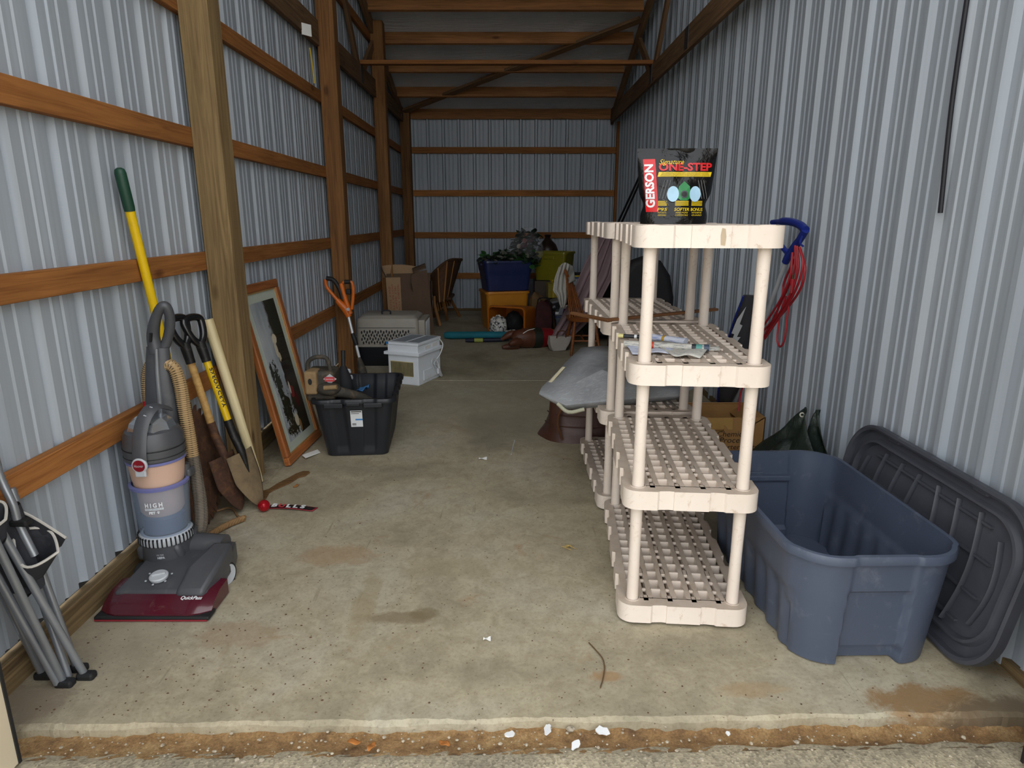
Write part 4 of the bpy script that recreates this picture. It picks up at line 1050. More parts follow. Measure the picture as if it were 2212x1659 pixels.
MB().lathe([(.001, 0), (.014, 0), (.014, .006), (.001, .006)], 14, Matrix.Translation(g(752, 668, 5.67)) @ Euler((R(90), 0, 0)).to_matrix().to_4x4()).build('emblem', LGREY, tr)
MB().tube([g(752, 680), g(762, 722, 5.70)], .0125, 10).build('shaft', SILV, tr, smooth=50)
MB().tube([g(761, 720, 5.70), g(766, 733, 5.695), g(770, 746, 5.69)], [.016, .021, .018], 10).build('coupler', BLACKRUB, tr, smooth=50)
MB().tube([g(769, 744, 5.69), g(777, 776, 5.68)], .0125, 10).build('shaft', SILV, tr, smooth=50)
MB().tube([g(775, 772, 5.68), g(781, 795, 5.67), g(786, 822, 5.66)], [.016, .035, .05], 12).build('cutting_head', DUSTBLK, tr, smooth=50)

# ---------------------------------------------------------------- pet carrier
TAUPE = mat('taupe_plastic', '#a09a8f', .5, var=.05)
NAVYD = mat('dark_navy_plastic', '#15181f', .5, var=.1)
x0, x1 = at(765, 745, Y=6.25).x + .02, at(905, 745, Y=6.25).x; zc = at(800, 747, Y=6.25).z; zt = at(800, 686, Y=6.25).z
K0 = Vector(((x0 + x1) / 2, 6.25, 0)); pc = thing('pet_carrier', 'taupe and dark pet carrier with rows of air slots beside the second post', 'pet carrier', K0)
hw = (x1 - x0) / 2; dp = .46
k = MB()
def shell(z, ins, r=.04): return [(x, y + dp / 2, z) for x, y in rrect(hw - ins, dp / 2 - ins, r, 5, 3)]
k.rings([shell(zc, 0), shell(zt - .05, .004), shell(zt - .015, .012), shell(zt, .035), shell(zt + .012, .05)], False, True); k.build('top_shell', TAUPE, pc, smooth=35)
MB().rings([shell(.0, .03), shell(.02, .018), shell(zc - .012, .006), shell(zc - .012, -.004), shell(zc, -.004)], True, False).build('bottom_shell', NAVYD, pc, smooth=35)
MB().rings([shell(zc - .010, -.012), shell(zc + .012, -.012), shell(zc + .014, -.002)], False, False).build('shell_lip', TAUPE, pc, smooth=35)
k = MB()
for r_ in range(4):
    n_ = 18
    for i in range(n_):
        x = -hw + .06 + (2 * hw - .13) * (i + (.5 if r_ % 2 else 0)) / n_ ; z = zc + .135 - .034 * r_ + (.006 if i % 2 else -.004)
        k.prism([(x + .0075 * math.cos(a), z + .015 * math.sin(a)) for a in [2 * math.pi * j / 10 for j in range(10)]], 0, .006, Matrix(((1, 0, 0, 0), (0, 0, 1, -.003), (0, 1, 0, 0), (0, 0, 0, 1))))
tag(k.build('air_slots', BLACKRUB, pc), kind='stuff')
MB().box(-hw + .03, hw - .03, -.002, .004, zc + .175, zc + .178).build('seam', NAVYD, pc)
for x in (-.02, .12): MB().lathe([(.001, 0), (.010, 0), (.010, .012), (.001, .012)], 12, Matrix.Translation((x, -.012, zc + .02)) @ Euler((R(90), 0, 0)).to_matrix().to_4x4()).build('latch', BLACKRUB, pc)
hx = at(835, 680, Y=6.4).x - K0.x
MB().tube(bez([(hx - .04, .14, zt), (hx - .035, .14, zt + .045), (hx + .035, .14, zt + .045), (hx + .04, .14, zt)], 20), .008, 8).build('handle', NAVYD, pc, smooth=50)
for z_ in (zt - .02, ): MB().box(hw - .005, hw + .06, .03, dp - .03, .02, zt - .03).build('door_frame', TAUPE, pc, bevel=.01)
for i in range(6): MB().tube([(hw + .065, .07 + i * .055, .04), (hw + .065, .07 + i * .055, zt - .05)], .003, 6).build('door_wire', SILV, pc)

# ---------------------------------------------------------------- window air conditioner
ACW = mat('white_enamel', '#e9eef4', .4, var=.03, dirt=('#a79f88', .05, 10))
rz = R(-22); ex = Vector((math.cos(rz), math.sin(rz), 0)); ey = Vector((-math.sin(rz), math.cos(rz), 0))
cor = Vector((-.794, 5.479, 0)); A0 = cor - ex * .15 + ey * .20
ac = thing('air_conditioner', 'white window air conditioner standing on the concrete with its cord bundled', 'air conditioner', A0, (0, 0, rz))
MB().box(-.15, .15, -.20, .20, .0, .265).build('casing', ACW, ac, bevel=.006)
MB().box(-.15, .15, -.20, .20, .285, .352).build('upper_casing', ACW, ac, bevel=.004)
MB().box(-.178, .170, -.222, .222, .262, .288).build('flange', ACW, ac, bevel=.003)
MB().box(-.158, .158, -.208, .208, .350, .372).build('top_panel', ACW, ac, bevel=.004)
gr_ = MB().box(-.125, .10, -.203, -.199, .075, .205).build('grille_back', mat('yellowed_foam', '#c4b683', .8, var=.25), ac)
k = MB()
for i in range(17): k.box(-.120 + i * .0133, -.113 + i * .0133, -.2045, -.2015, .08, .20)
tag(k.build('grille_slots', BLACKRUB, gr_), kind='stuff')
MB().box(-.13, .0, -.16, .18, .3722, .374).build('top_vent', mat('grey_vent', '#8d949b', .5), ac); MB().box(.03, .14, -.16, .18, .3722, .374).build('top_vent', mat('grey_vent', '#8d949b', .5), ac)
for y_, z_ in ((-.08, .3), (.05, .3)): MB().box(.1505, .154, y_, y_ + .09, z_, z_ + .03).build('side_label', PAPER, ac)
MB().box(-.159, -.135, -.2095, -.205, .352, .372).build('blue_tape', mat('label_blue', '#2f7fc4', .5), ac)
MB().box(.152, .158, -.12, .12, .03, .12).build('side_emboss', ACW, ac, bevel=.003)
cp = [(.16, .17, .36), (.185, .19, .30), (.18, .14, .22), (.17, .07, .17), (.18, .03, .15), (.175, .08, .11), (.18, .12, .08), (.18, .07, .05), (.175, .02, .12), (.18, -.02, .18), (.175, .03, .20), (.18, .09, .16), (.185, .14, .05), (.18, .17, .015), (.185, .13, .03), (.18, .10, .13)]
MB().tube(bez(cp, 120), .0055, 6).build('power_cord', WHITE, ac, smooth=50)
MB().cbox((.185, .10, .075), (.022, .035, .05)).build('plug', WHITE, ac, bevel=.005)

# ---------------------------------------------------------------- grey fender laid on the second unit
def fend_mat():
    k = NT('scuffed_grey_plastic'); v = k.coord()
    c = k.ramp(k.noise(v, 6, 5), [(.3, lin('#818387')), (.7, lin('#9da0a3'))])
    s_ = k.noise(k.coord(scale=(3, 14, 5), rot=(0, .4, .7)), 9, 9, .8, .3)
    c = k.mix(k.ramp(s_, [(.5, (0, 0, 0)), (.8, (.6, .6, .6))]), c, lin('#d2d6da'))
    k.base(c); k.rough(.6); return k.m
FEND = fend_mat()
F0 = Vector((.60, 3.25, .516)); fe = thing('car_fender', 'scuffed grey plastic fender sticking out of the shelf unit', 'fender', F0)
P_ = lambda x, y, Y: at(x, y, Y=Y) - F0
# rows from the rear edge to the near edge; each row runs from the outer tip into the shelf
rows = [[P_(1256, 752, 3.62), P_(1300, 748, 3.62), P_(1345, 752, 3.62), P_(1420, 790, 3.58), P_(1500, 815, 3.55)],
        [P_(1228, 778, 3.50), P_(1290, 762, 3.52), P_(1345, 765, 3.5), P_(1420, 802, 3.45), P_(1500, 826, 3.42)],
        [P_(1196, 812, 3.38), P_(1262, 790, 3.38), P_(1330, 790, 3.36), P_(1420, 822, 3.30), P_(1500, 838, 3.26)],
        [P_(1170, 838, 3.26), P_(1235, 832, 3.22), P_(1300, 800, 3.22), P_(1400, 835, 3.16), P_(1490, 842, 3.12)],
        [P_(1165, 850, 3.20), P_(1222, 875, 3.12), P_(1300, 868, 3.10), P_(1400, 858, 3.08), P_(1480, 852, 3.06)],
        [P_(1167, 854, 3.21), P_(1224, 884, 3.13), P_(1300, 878, 3.12), P_(1400, 868, 3.10), P_(1480, 860, 3.08)]]
k = MB(); n = len(rows[0]); k.add([tuple(p_) for r_ in rows for p_ in r_], [(i*n+j, i*n+j+1, (i+1)*n+j+1, (i+1)*n+j) for i in range(len(rows)-1) for j in range(n-1)])
k.build('panel', FEND, fe, smooth=24, solid=.008)
MB().tube([P_(1188, 826, 3.30), P_(1218, 793, 3.42)], .011, 6, flat=.25).build('masking_tape', mat('masking_tape', '#cfc6a6', .7), fe)
MB().tube(bez([P_(1205, 872, 3.14), P_(1228, 890, 3.10), P_(1262, 884, 3.10)], 8), .010, 8).build('flange', mat('pale_primer', '#a9a893', .7), fe, smooth=50)
# brown leather bag on the floor behind the unit
LEA = mat('brown_leather', '#46291f', .45, var=.2, bump=.2, bscale=30)
bb = thing('leather_bag', 'slumped brown leather bag on the concrete under the grey fender', 'bag', (.50, 4.17, 0))
def bagf(u, v):
    a_ = 2 * math.pi * u; z = .30 * v
    r1 = .285 * (1 - .22 * v) + .012 * math.sin(5 * a_ + 4 * v) + (.03 * math.exp(-(v * 7) ** 2))
    q_ = (1 - max(0, v - .85) * 5.5)
    return (r1 * math.cos(a_) * q_, r1 * .62 * math.sin(a_) * q_, z - .01 * math.cos(3 * a_) * v)
MB().grid(bagf, 40, 14).build('body', LEA, bb, smooth=60)
for zz in (.10, .17): MB().tube([(.285 * (1 - .22 * zz / .3) * 1.015 * math.cos(R(a_)), .62 * .285 * (1 - .22 * zz / .3) * 1.03 * math.sin(R(a_)), zz) for a_ in range(180, 361, 12)], .004, 6).build('seam', LEA, bb, smooth=50)
MB().tube(bez([(-.16, -.14, .26), (-.20, -.17, .15), (-.17, -.185, .03)], 10), .010, 6, flat=.4).build('strap', mat('tan_leather', '#5b3a22', .5), bb, smooth=50)
# ---------------------------------------------------------------- torn carton near the far left corner
CARDD = mat('dark_cardboard', '#665140', .85, var=.12, scale=5)
CARDL = mat('pale_cardboard', '#a98a68', .85, var=.10, scale=5)
B0 = Vector((-1.245, 8.03, 0)); tc_ = thing('carton', 'tall torn cardboard box with red print standing by the third post', 'box', B0, (0, 0, R(15)))
MB().box(-.27, .27, -.01, .0, 0, .0)
k = MB()   # front wall as an outline with a torn notch
front = [(-.255, 0), (.30, 0), (.225, .80), (.10, .775), (.035, .735), (.03, .66), (.055, .52), (.0, .60), (-.045, .62), (-.065, .655), (-.085, .72), (-.275, .72), (-.265, .3)]
k.prism(front, 0, .006, Matrix(((1, 0, 0, 0), (0, 0, -1, 0), (0, 1, 0, 0), (0, 0, 0, 1)))); k.build('front_wall', CARDD, tc_)
MB().prism([(-.254, .005), (-.095, .005), (-.10, .715), (-.274, .715)], .006, .009, Matrix(((1, 0, 0, 0), (0, 0, -1, 0), (0, 1, 0, 0), (0, 0, 0, 1)))).build('printed_panel', CARDL, tc_)
REDI = mat('red_ink', '#a04a3c', .8)
for i, s_ in enumerate(('STEP 1 CUT TAPE', 'LIFT OFF CARTON', 'THIS SIDE UP', 'DO NOT DROP')):
    lettering(s_, REDI, tc_, lambda x, y, i=i: (-.228 + .034 * i + y - .012 * (x / .3), -.0098, .38 + .02 * (i % 2) + x), .030, .46)
MB().box(-.255, -.25, 0, .13, 0, .70).build('side_wall', CARDD, tc_); MB().box(.28, .285, 0, .13, 0, .66).build('side_wall', CARDD, tc_)
MB().box(-.255, .285, .125, .13, 0, .75).build('back_wall', CARDD, tc_)
MB().grid(lambda u, v: (-.30 + .42 * u, .128 - .01 * v + .01 * math.sin(3 * u), .70 + .16 * v * (1 - .5 * (u - .4) ** 2)), 12, 5).build('flap', CARDL, tc_, smooth=60, solid=.006)
MB().grid(lambda u, v: (-.255 - .06 * v, .01 + .11 * u, .70 + .13 * v), 6, 4).build('flap', CARDD, tc_, smooth=60, solid=.006)
MB().grid(lambda u, v: (.06 + .16 * u, -.008 + .12 * v, .76 + .06 * u + .05 * v), 6, 4).build('flap', CARDD, tc_, smooth=60, solid=.006)
# ---------------------------------------------------------------- wicker chair
WICK = mat('brown_wicker', '#553820', .7, var=.25, scale=40, bump=.5, bscale=120)
CANE = mat('cane_pole', '#9a6a38', .55, var=.15)
W0 = Vector((-.86, 9.1, 0)); wc = thing('wicker_chair', 'brown wicker tub chair with splayed cane legs by the far corner', 'chair', W0)
g = lambda x, y, Y: at(x, y, Y=Y) - W0
def coon(u, v):
    topc = bez([g(925, 603, 9.05), g(946, 580, 8.95), g(972, 562, 9.05), g(997, 561, 9.40)], 12); botc = bez([g(938, 648, 8.80), g(950, 652, 8.72), g(962, 650, 8.80), g(971, 646, 9.1)], 12)
    i = u * (len(topc) - 1); j = min(int(i), len(topc) - 2); f = i - j
    a_ = topc[j].lerp(topc[j+1], f); i2 = u * (len(botc) - 1); j2 = min(int(i2), len(botc) - 2); b_ = botc[j2].lerp(botc[j2+1], i2 - j2)
    return tuple(a_.lerp(b_, v) + Vector((0, -.05 * math.sin(math.pi * u), 0)))
MB().grid(coon, 18, 8).build('back_shell', WICK, wc, smooth=70, solid=.012)
MB().tube([coon(i / 20, 0) for i in range(21)], .022, 8).build('top_rail', WICK, wc, smooth=60)
for u0, Yf in ((.35, 0), (.60, 0), (.8, 0)):
    MB().tube([Vector(coon(u0, v_ / 6)) + Vector((0, -.02, 0)) for v_ in range(7)], .011, 8).build('cane_rib', CANE, wc, smooth=50)
for pts_ in (((938, 640, 8.72), (940, 662, 8.68), (951, 704, 8.66)), ((970, 640, 9.1), (978, 655, 9.35), (993, 683, 9.6)), ((958, 645, 8.75), (962, 668, 8.85), (966, 690, 9.1)), ((930, 640, 9.2), (932, 662, 9.3), (938, 686, 9.55))):
    MB().tube(bez([g(*p_) for p_ in pts_], 8), [.018, .019, .020, .021, .022, .022, .022, .022, .022][:9], 8).build('leg', CANE, wc, smooth=50)
MB().grid(lambda u, v: tuple(g(940 + 33 * u, 652 - 8 * u + 16 * v, 8.78 + .35 * u)), 8, 3).build('seat_apron', WICK, wc, smooth=60, solid=.012)
for i in range(6): MB().tube([g(944 + 5 * i, 650, 8.74 + .05 * i), g(948 + 5 * i, 672 - 2 * i, 8.76 + .05 * i)], .006, 6).build('cane_strut', CANE, wc)
MB().box(-.22, .06, -.26, .30, .33, .37).build('seat', WICK, wc, bevel=.02)
# ---------------------------------------------------------------- stack of totes at the back
ORB = mat('orange_tote_plastic', '#b5651c', .4, var=.08); GOLD = mat('amber_tote_plastic', '#c98522', .4, var=.08); NVT = mat('navy_tote_plastic', '#222d58', .35, var=.08)
YT = mat('olive_yellow_tote_plastic', '#77710f', .4, var=.08)
o1 = thing('storage_tote', 'amber orange storage tote under the navy tote', 'tote', (-.09, 8.62, 0), (0, 0, R(14)))
tub(.28, .24, .50, .25, .21, .05, lip=.015, steps=8, nc=5, ns=10).build('tub', GOLD, o1, smooth=40)
MB().box(-.285, .285, -.245, .245, .496, .502).build('lid', ORB, o1, bevel=.01)
MB().box(-.268, -.262, -.12, .04, .30, .40).build('sticker', PAPER, o1)
def nv_mod(x, y, t, nx, ny):
    o = .008 if t > .68 else 0
    if abs(ny) > .9 and t <= .68:
        for c in (-.12, .05, .2):
            if abs(x - c) < .008: o += .005
    return o
o2 = thing('storage_tote', 'navy blue storage tote full of leafy greenery on the orange tote', 'tote', (-.075, 8.62, .503), (R(0), R(0), R(14)))
tub(.315, .235, .385, .275, .20, .045, lip=.014, steps=10, nc=5, ns=16, mod=nv_mod).build('tub', NVT, o2, smooth=40)
for s_ in (-1, 1): MB().box(s_ * .325 - .02, s_ * .325 + .02, -.09, .09, .32, .35).build('grip', NVT, o2, bevel=.006)
MB().box(-.29, .29, -.21, .21, .20, .30).build('contents', mat('dark_green_moss', '#1c2a18', .9, var=.4, scale=25), o2, bevel=.03)
def leaf_mesh():
    k = MB(); L_, w_ = .075, .026
    P = []
    for i in range(6):
        t_ = i / 5; w2 = w_ * math.sin(math.pi * (t_ ** .75)) + .001; z_ = -.018 * t_ * t_
        P += [(-w2, L_ * t_, z_ + .008), (0, L_ * t_, z_), (w2, L_ * t_, z_ + .008)]
    k.add(P, [(i*3+j, i*3+j+1, i*3+j+4, i*3+j+3) for i in range(5) for j in range(2)])
    return k
LEAFM = [mat('leaf_green', '#2f5a2c', .45, var=.3, scale=30), mat('leaf_dark', '#1b2c1c', .5, var=.3, scale=30), mat('leaf_pale', '#76776a', .6, var=.2)]
lm = []
for m_ in LEAFM:
    o_ = leaf_mesh().build('leaf', m_, None, smooth=60); lm.append(o_.data); bpy.data.objects.remove(o_)
gn = thing('artificial_ivy', 'leafy green artificial ivy spilling over the navy tote', 'plant', (-.05, 8.58, .80))
rnd = random.Random(3)
def leaf(p_, parent, idx=None, s_=1.):
    o_ = bpy.data.objects.new('leaf', lm[idx if idx is not None else rnd.choice((0, 0, 1, 1, 2))]); COL.objects.link(o_); o_.parent = parent
    o_.location = p_; o_.rotation_euler = (rnd.uniform(-.6, 1.2), rnd.uniform(-.7, .7), rnd.uniform(0, 6.28)); s2 = s_ * rnd.uniform(.7, 1.3); o_.scale = (s2, s2, s2)
for i in range(170):
    x = rnd.uniform(-.33, .32); leaf((x, rnd.uniform(-.20, .10) + .2 * x, .075 + rnd.uniform(0, .07) + (.06 if x > -.1 and rnd.random() < .3 else 0)), gn)
for i in range(34):
    x = rnd.uniform(.10, .42); leaf((x, -.17 + rnd.uniform(-.05, .03) + .22 * x, .10 - rnd.uniform(0, .16) * max(0, (x - .1) * 3.2)), gn, rnd.choice((0, 0, 1)), 1.15)
for i in range(7):
    x0_ = -.28 + .09 * i; MB().tube(bez([(x0_, -.05, .0), (x0_ + rnd.uniform(-.03, .03), -.10, .08), (x0_ + rnd.uniform(-.05, .05), -.15, .12 + rnd.uniform(0, .05))], 8), .003, 5).build('stem', LEAFM[1], gn)
# clear bag of flowers standing in the tote
def clear_mat():
    k = NT('clear_film'); k.base((.9, .92, .95, 1)); k.rough(.12)
    tr_ = k.n('ShaderNodeBsdfTransparent'); mx = k.n('ShaderNodeMixShader'); mx.inputs[0].default_value = .09
    k.bump(k.noise(k.coord(), 16, 6, .65, 1.5), .9, .03)
    k.l(tr_.outputs[0], mx.inputs[1]); k.l(k.b.outputs[0], mx.inputs[2]); k.l(mx.outputs[0], k.t.nodes['Material Output'].inputs[0]); return k.m
CLEAR = clear_mat()
fb = thing('flower_bag', 'clear plastic bag of dusky artificial flowers in the navy tote', 'bag', (.14, 8.66, .80))
def film(u, v):
    a_ = 2 * math.pi * u; r1 = (.17 + .05 * math.sin(math.pi * v)) * (1 - .75 * v ** 3) + .015 * math.sin(5 * a_ + 6 * v)
    return (r1 * 1.15 * math.cos(a_) + .10 * v, r1 * .7 * math.sin(a_), .50 * v)
MB().grid(film, 30, 16).build('film', CLEAR, fb, smooth=60)
FL = [mat('dusky_pink_petal', '#8d6d68', .8, var=.25, scale=40), mat('cream_petal', '#a9a096', .8, var=.2, scale=40), mat('plum_petal', '#4b2e33', .8, var=.3, scale=40)]
for i in range(16):
    a_ = rnd.uniform(0, 6.28); h_ = rnd.uniform(.05, .40); r_ = rnd.uniform(.02, .15) * (1 - h_); c_ = Vector((r_ * math.cos(a_) + .2 * h_, r_ * .6 * math.sin(a_) - .05, h_))
    if i == 0: c_ = Vector((.04, -.12, .33))
    if i == 1: c_ = Vector((-.03, -.13, .26))
    if i == 2: c_ = Vector((-.14, -.12, .14))
    k = MB()
    for q in range(3):
        for j in range(7):
            b_ = 2 * math.pi * j / 7 + q * .4; rr_ = .030 - .008 * q
            k.grid(lambda u, v, b_=b_, rr_=rr_, q=q: (math.cos(b_ + (u - .5) * .9) * rr_ * v, math.sin(b_ + (u - .5) * .9) * rr_ * v, .012 * v * v + .005 * q), 3, 3)
    k.build('flower', FL[min(i, 2) if i < 2 else rnd.choice((0, 2, 2, 2))], fb, smooth=60, M=Matrix.Translation(c_) @ Euler((R(70) + rnd.uniform(-.5, .5), 0, rnd.uniform(-.6, .6))).to_matrix().to_4x4())
for i in range(150):
    a_ = rnd.uniform(0, 6.28); h_ = rnd.uniform(.0, .42); r_ = .14 * (1 - h_)
    leaf((r_ * 1.2 * math.cos(a_) + .2 * h_, r_ * .7 * math.sin(a_), h_), fb, 1, 1.35)
# tipped amber tote with cloth spilling out
o3 = thing('storage_tote', 'amber storage tote tipped on its side with patterned cloth spilling out', 'tote')
zdir = Vector((-.42, -.905, 0)).normalized()
o3.matrix_world = Matrix.Translation((.13, 8.22, .185)) @ Matrix((Vector((.905, -.42, 0)), Vector((0, 0, 1)), zdir)).transposed().to_4x4() @ Matrix.Diagonal((-1, 1, 1, 1))
tub(.235, .185, .44, .20, .16, .05, lip=.016, steps=8, nc=5, ns=10).build('tub', ORB, o3, smooth=40)
pc0 = Vector((-.17, 7.78, .12))
cl = thing('patterned_cloth', 'white cloth with dark floral print crumpled in the tipped tote', 'cloth', (-.15, 7.86, .03))
def pat():
    k = NT('floral_cloth'); v = k.coord(); c = k.mix(k.ramp(k.noise(v, 26, 4, .6, 1.2), [(.52, (0, 0, 0)), (.58, (1, 1, 1))]), lin('#d8d6d0'), lin('#2e3236')); k.base(c); k.rough(.85); return k.m
def blobf(rx, ry, rz, amp, fq, sd):
    def f(u, v):
        a_ = 2 * math.pi * u; b_ = math.pi * (v - .5); d = 1 + amp * math.sin(fq * a_ + sd) * math.cos(fq * b_ * 1.3 + sd * 2) + amp * .6 * math.sin(2.3 * fq * a_ - sd + 5 * b_)
        return (rx * d * math.cos(a_) * math.cos(b_), ry * d * math.sin(a_) * math.cos(b_), rz * d * math.sin(b_) + rz)
    return f
PATC = pat()
MB().grid(blobf(.105, .11, .115, .13, 4, 1), 30, 18).build('cloth_fold', PATC, cl, smooth=70)
MB().grid(lambda u, v: tuple(Vector(blobf(.09, .06, .035, .2, 5, 2)(u, v)) + Vector((.17, -.06, .0))), 24, 12).build('cloth_fold', PATC, cl, smooth=70)
tag(MB().grid(lambda u, v: tuple(Vector(blobf(.11, .12, .13, .12, 4, 4)(u, v)) + Vector((.04, 8.02, .03))), 24, 14).build('black_clothing', BLKCL, smooth=70), 'black clothing bundled inside the tipped amber tote', 'clothing')
# paper sack, dark bag and boxes in the heap
KRAFT = mat('kraft_paper', '#6b5232', .85, var=.15, scale=8, bump=.3, bscale=25)
def sack(name, label, cat, loc, hx_, hy_, h_, m_, crumple=.02, rot=0, group=None, fq=3):
    o_ = thing(name, label, cat, loc, (0, 0, rot))
    def f(u, v):
        a_ = 2 * math.pi * u; s2 = 1 / max(abs(math.cos(a_)), abs(math.sin(a_))) ** .75
        d = 1 - .18 * v + crumple * 8 * math.sin(fq * a_ + 7 * v) * .5
        cl_ = 1 if v < .9 else (1 - v) * 10 * .55 + .45
        return (hx_ * s2 * d * math.cos(a_) * cl_, hy_ * s2 * d * math.sin(a_) * cl_, h_ * v + crumple * math.sin(2 * a_) * v)
    MB().grid(f, 32, 16).build('body', m_, o_, smooth=50); return o_
s1 = sack('paper_sack', 'crumpled brown paper sack beside the amber totes', 'bag', (.325, 8.47, .0), .09, .085, .47, KRAFT, .02, .2)
MB().grid(lambda u, v: (.02 + .13 * u, -.11 - .03 * v, .42 + .05 * v - .1 * u), 5, 5).build('torn_flap', KRAFT, s1, smooth=50, solid=.003)
s2_ = sack('dark_bag', 'dark red cloth bag slumped in front of the boxes', 'bag', (.415, 8.05, 0), .115, .11, .42, mat('dark_red_cloth', '#3b1016', .8, var=.4, scale=12), .015, -.1)
MB().tube(bez([(-.08, -.06, .38), (-.06, -.08, .46), (.05, -.08, .46), (.08, -.06, .38)], 12), .008, 6).build('strap', BLKCL, s2_, smooth=50)
bx1 = thing('packing_box', 'dark plain packing box under the yellow tote', 'box', (.58, 8.95, 0))
MB().box(-.26, .26, -.22, .22, 0, .60).build('carton', mat('dusky_card', '#4a4138', .85, var=.1), bx1, bevel=.006); MB().box(-.03, .03, -.2215, -.2205, .0, .60).build('tape_strip', KRAFT, bx1)
o4 = thing('storage_tote', 'olive yellow storage tote behind the towel draped chair', 'tote', (.585, 8.92, .603), (0, 0, R(-24)))
tub(.225, .19, .375, .20, .165, .03, lip=.014, steps=8, nc=4, ns=8).build('tub', YT, o4, smooth=35)
MB().box(-.07, .07, -.208, -.195, .285, .325).build('grip', YT, o4, bevel=.005)
MB().box(-.19, .19, -.16, .16, .1, .22).build('contents', mat('dusky_card', '#4a4138', .85), o4, bevel=.02)
vz = thing('brown_vase', 'dark brown bulbous vase behind the yellow tote', 'vase', (.52, 9.38, 0.0))
MB().lathe([(.08, 0), (.14, .05), (.16, .7), (.14, .88), (.155, .96), (.12, 1.05), (.05, 1.12), (.035, 1.15), (.05, 1.18), (.04, 1.19)], 22).build('body', mat('dark_brown_glaze', '#2a1d17', .4, var=.2), vz, smooth=50)
gf_ = thing('gift_box', 'small gold gift box with a yellow bow in the heap', 'gift box', (.535, 8.45, .42), (0, 0, .2))
GLD = mat('gold_paper', '#9a8b3a', .3, .3, var=.1)
MB().box(-.065, .065, -.06, .06, 0, .16).build('box', GLD, gf_, bevel=.003); MB().box(-.07, .07, -.065, .065, .15, .185).build('lid', GLD, gf_, bevel=.003)
MB().box(-.01, .01, -.068, .068, .0, .188).build('ribbon', mat('yellow_ribbon', '#b59a16', .4), gf_)
for i in range(7): MB().tube(bez([(0, 0, .185), (.035 * math.cos(i), .03 * math.sin(i), .225), (.012 * math.cos(i + 1), .012 * math.sin(i + 1), .20), (0, 0, .185)], 10), .006, 6, flat=.4).build('bow_loop', mat('yellow_ribbon', '#b59a16', .4), gf_, smooth=50)
st_ = thing('packing_box', 'low dark packing box beneath the gift box and black case', 'box', (.56, 8.40, 0)); MB().box(-.14, .15, -.12, .12, 0, .28).build('carton', mat('dusky_card', '#4a4138', .85), st_, bevel=.006); MB().box(-.02, .02, -.1215, -.1205, 0, .28).build('tape_strip', KRAFT, st_)
cs = thing('black_case', 'black case with pale grey lid tilted on the boxes', 'case', (.56, 8.30, .29), (0, R(-14), R(8)))
MB().box(-.16, .14, -.10, .10, 0, .085).build('body', BLKCL, cs, bevel=.01); MB().box(-.165, .145, -.105, .105, .085, .115).build('lid', mat('dusty_grey_lid', '#6d6d70', .5), cs, bevel=.008)
lettering('IIII', LGREY, cs, lambda x, y: (-.02 + x, -.1015, .045 + y), .04)
bk = thing('book', 'tilted book with white and purple cover on the clear bin', 'book', (.66, 7.98, .262), (R(38), 0, R(12)))
MB().box(-.075, .075, 0, .016, 0, .15).build('pages', PAPER, bk); MB().box(-.078, .078, -.004, 0, -.002, .153).build('cover', mat('white_cover', '#b9bcc4', .4), bk); MB().box(-.03, .07, -.0055, -.0045, .02, .11).build('cover_print', mat('plum_print', '#6b2c4a', .4, var=.4, scale=30), bk)
bk2 = thing('book', 'grey covered book lying under the purple one', 'book', (.66, 8.06, .262), (R(4), 0, R(-8)))
MB().box(-.10, .10, -.07, .07, .006, .036).build('pages', PAPER, bk2); MB().box(-.103, .103, -.073, .073, .036, .042).build('cover', mat('grey_cover', '#55585c', .5), bk2); MB().box(-.103, .103, -.073, .073, 0, .006).build('cover', mat('grey_cover', '#55585c', .5), bk2)
cbn = thing('storage_bin', 'clear grey storage bin with dark blue rim holding books', 'bin', (.685, 8.02, 0))
tub(.135, .15, .25, .115, .13, .03, lip=.012, steps=6, nc=4, ns=6).build('tub', mat('smoky_bin', '#5a6470', .3, var=.08), cbn, smooth=40); MB().rings([[(x, y, .236) for x, y in rrect(.15, .165, .03, 4, 2)], [(x, y, .262) for x, y in rrect(.15, .165, .03, 4, 2)]]).build('rim', NVT, cbn, smooth=40)
tag(MB().grid(lambda u, v: (.50 + .09 * u, 7.86 + .02 * v, .0 + .10 * v * (1 - .5 * u) + .006), 5, 6).build('yellow_folder', mat('yellow_card', '#b8a31a', .6), smooth=50, solid=.004), 'bit of yellow card on the concrete beside the clear bin', 'card')
# ---------------------------------------------------------------- spindle back chair with towel
CHW = wood('chair_wood', '#9a5a2a', '#6b3a18', rough=.4, grain=50, knots=False)
H0 = Vector((.78, 6.98, 0)); ch = thing('wooden_chair', 'brown spindle back wooden chair with a white towel over its back', 'chair', H0)
MB().rings([[(x, y, .355) for x, y in rrect(.17, .19, .14, 6, 3)], [(x, y, .385) for x, y in rrect(.185, .205, .15, 6, 3)], [(x, y, .392) for x, y in rrect(.16, .18, .13, 6, 3)]]).build('seat', CHW, ch, smooth=40)
for a_, b_ in (((-.10, -.13, .36), (-.14, -.22, 0)), ((-.11, .13, .36), (-.18, .19, 0)), ((.11, -.13, .36), (.17, -.21, 0)), ((.11, .13, .36), (.17, .20, 0))):
    MB().tube([a_, (Vector(a_) + Vector(b_)) / 2, b_], [.015, .018, .013], 10).build('leg', CHW, ch, smooth=50)
MB().tube([(-.13, -.17, .15), (.15, -.17, .15)], .010, 8).build('stretcher', CHW, ch); MB().tube([(-.14, .16, .15), (.15, .16, .15)], .010, 8).build('stretcher', CHW, ch); MB().tube([(0, -.17, .15), (0, .16, .15)], .010, 8).build('stretcher', CHW, ch)
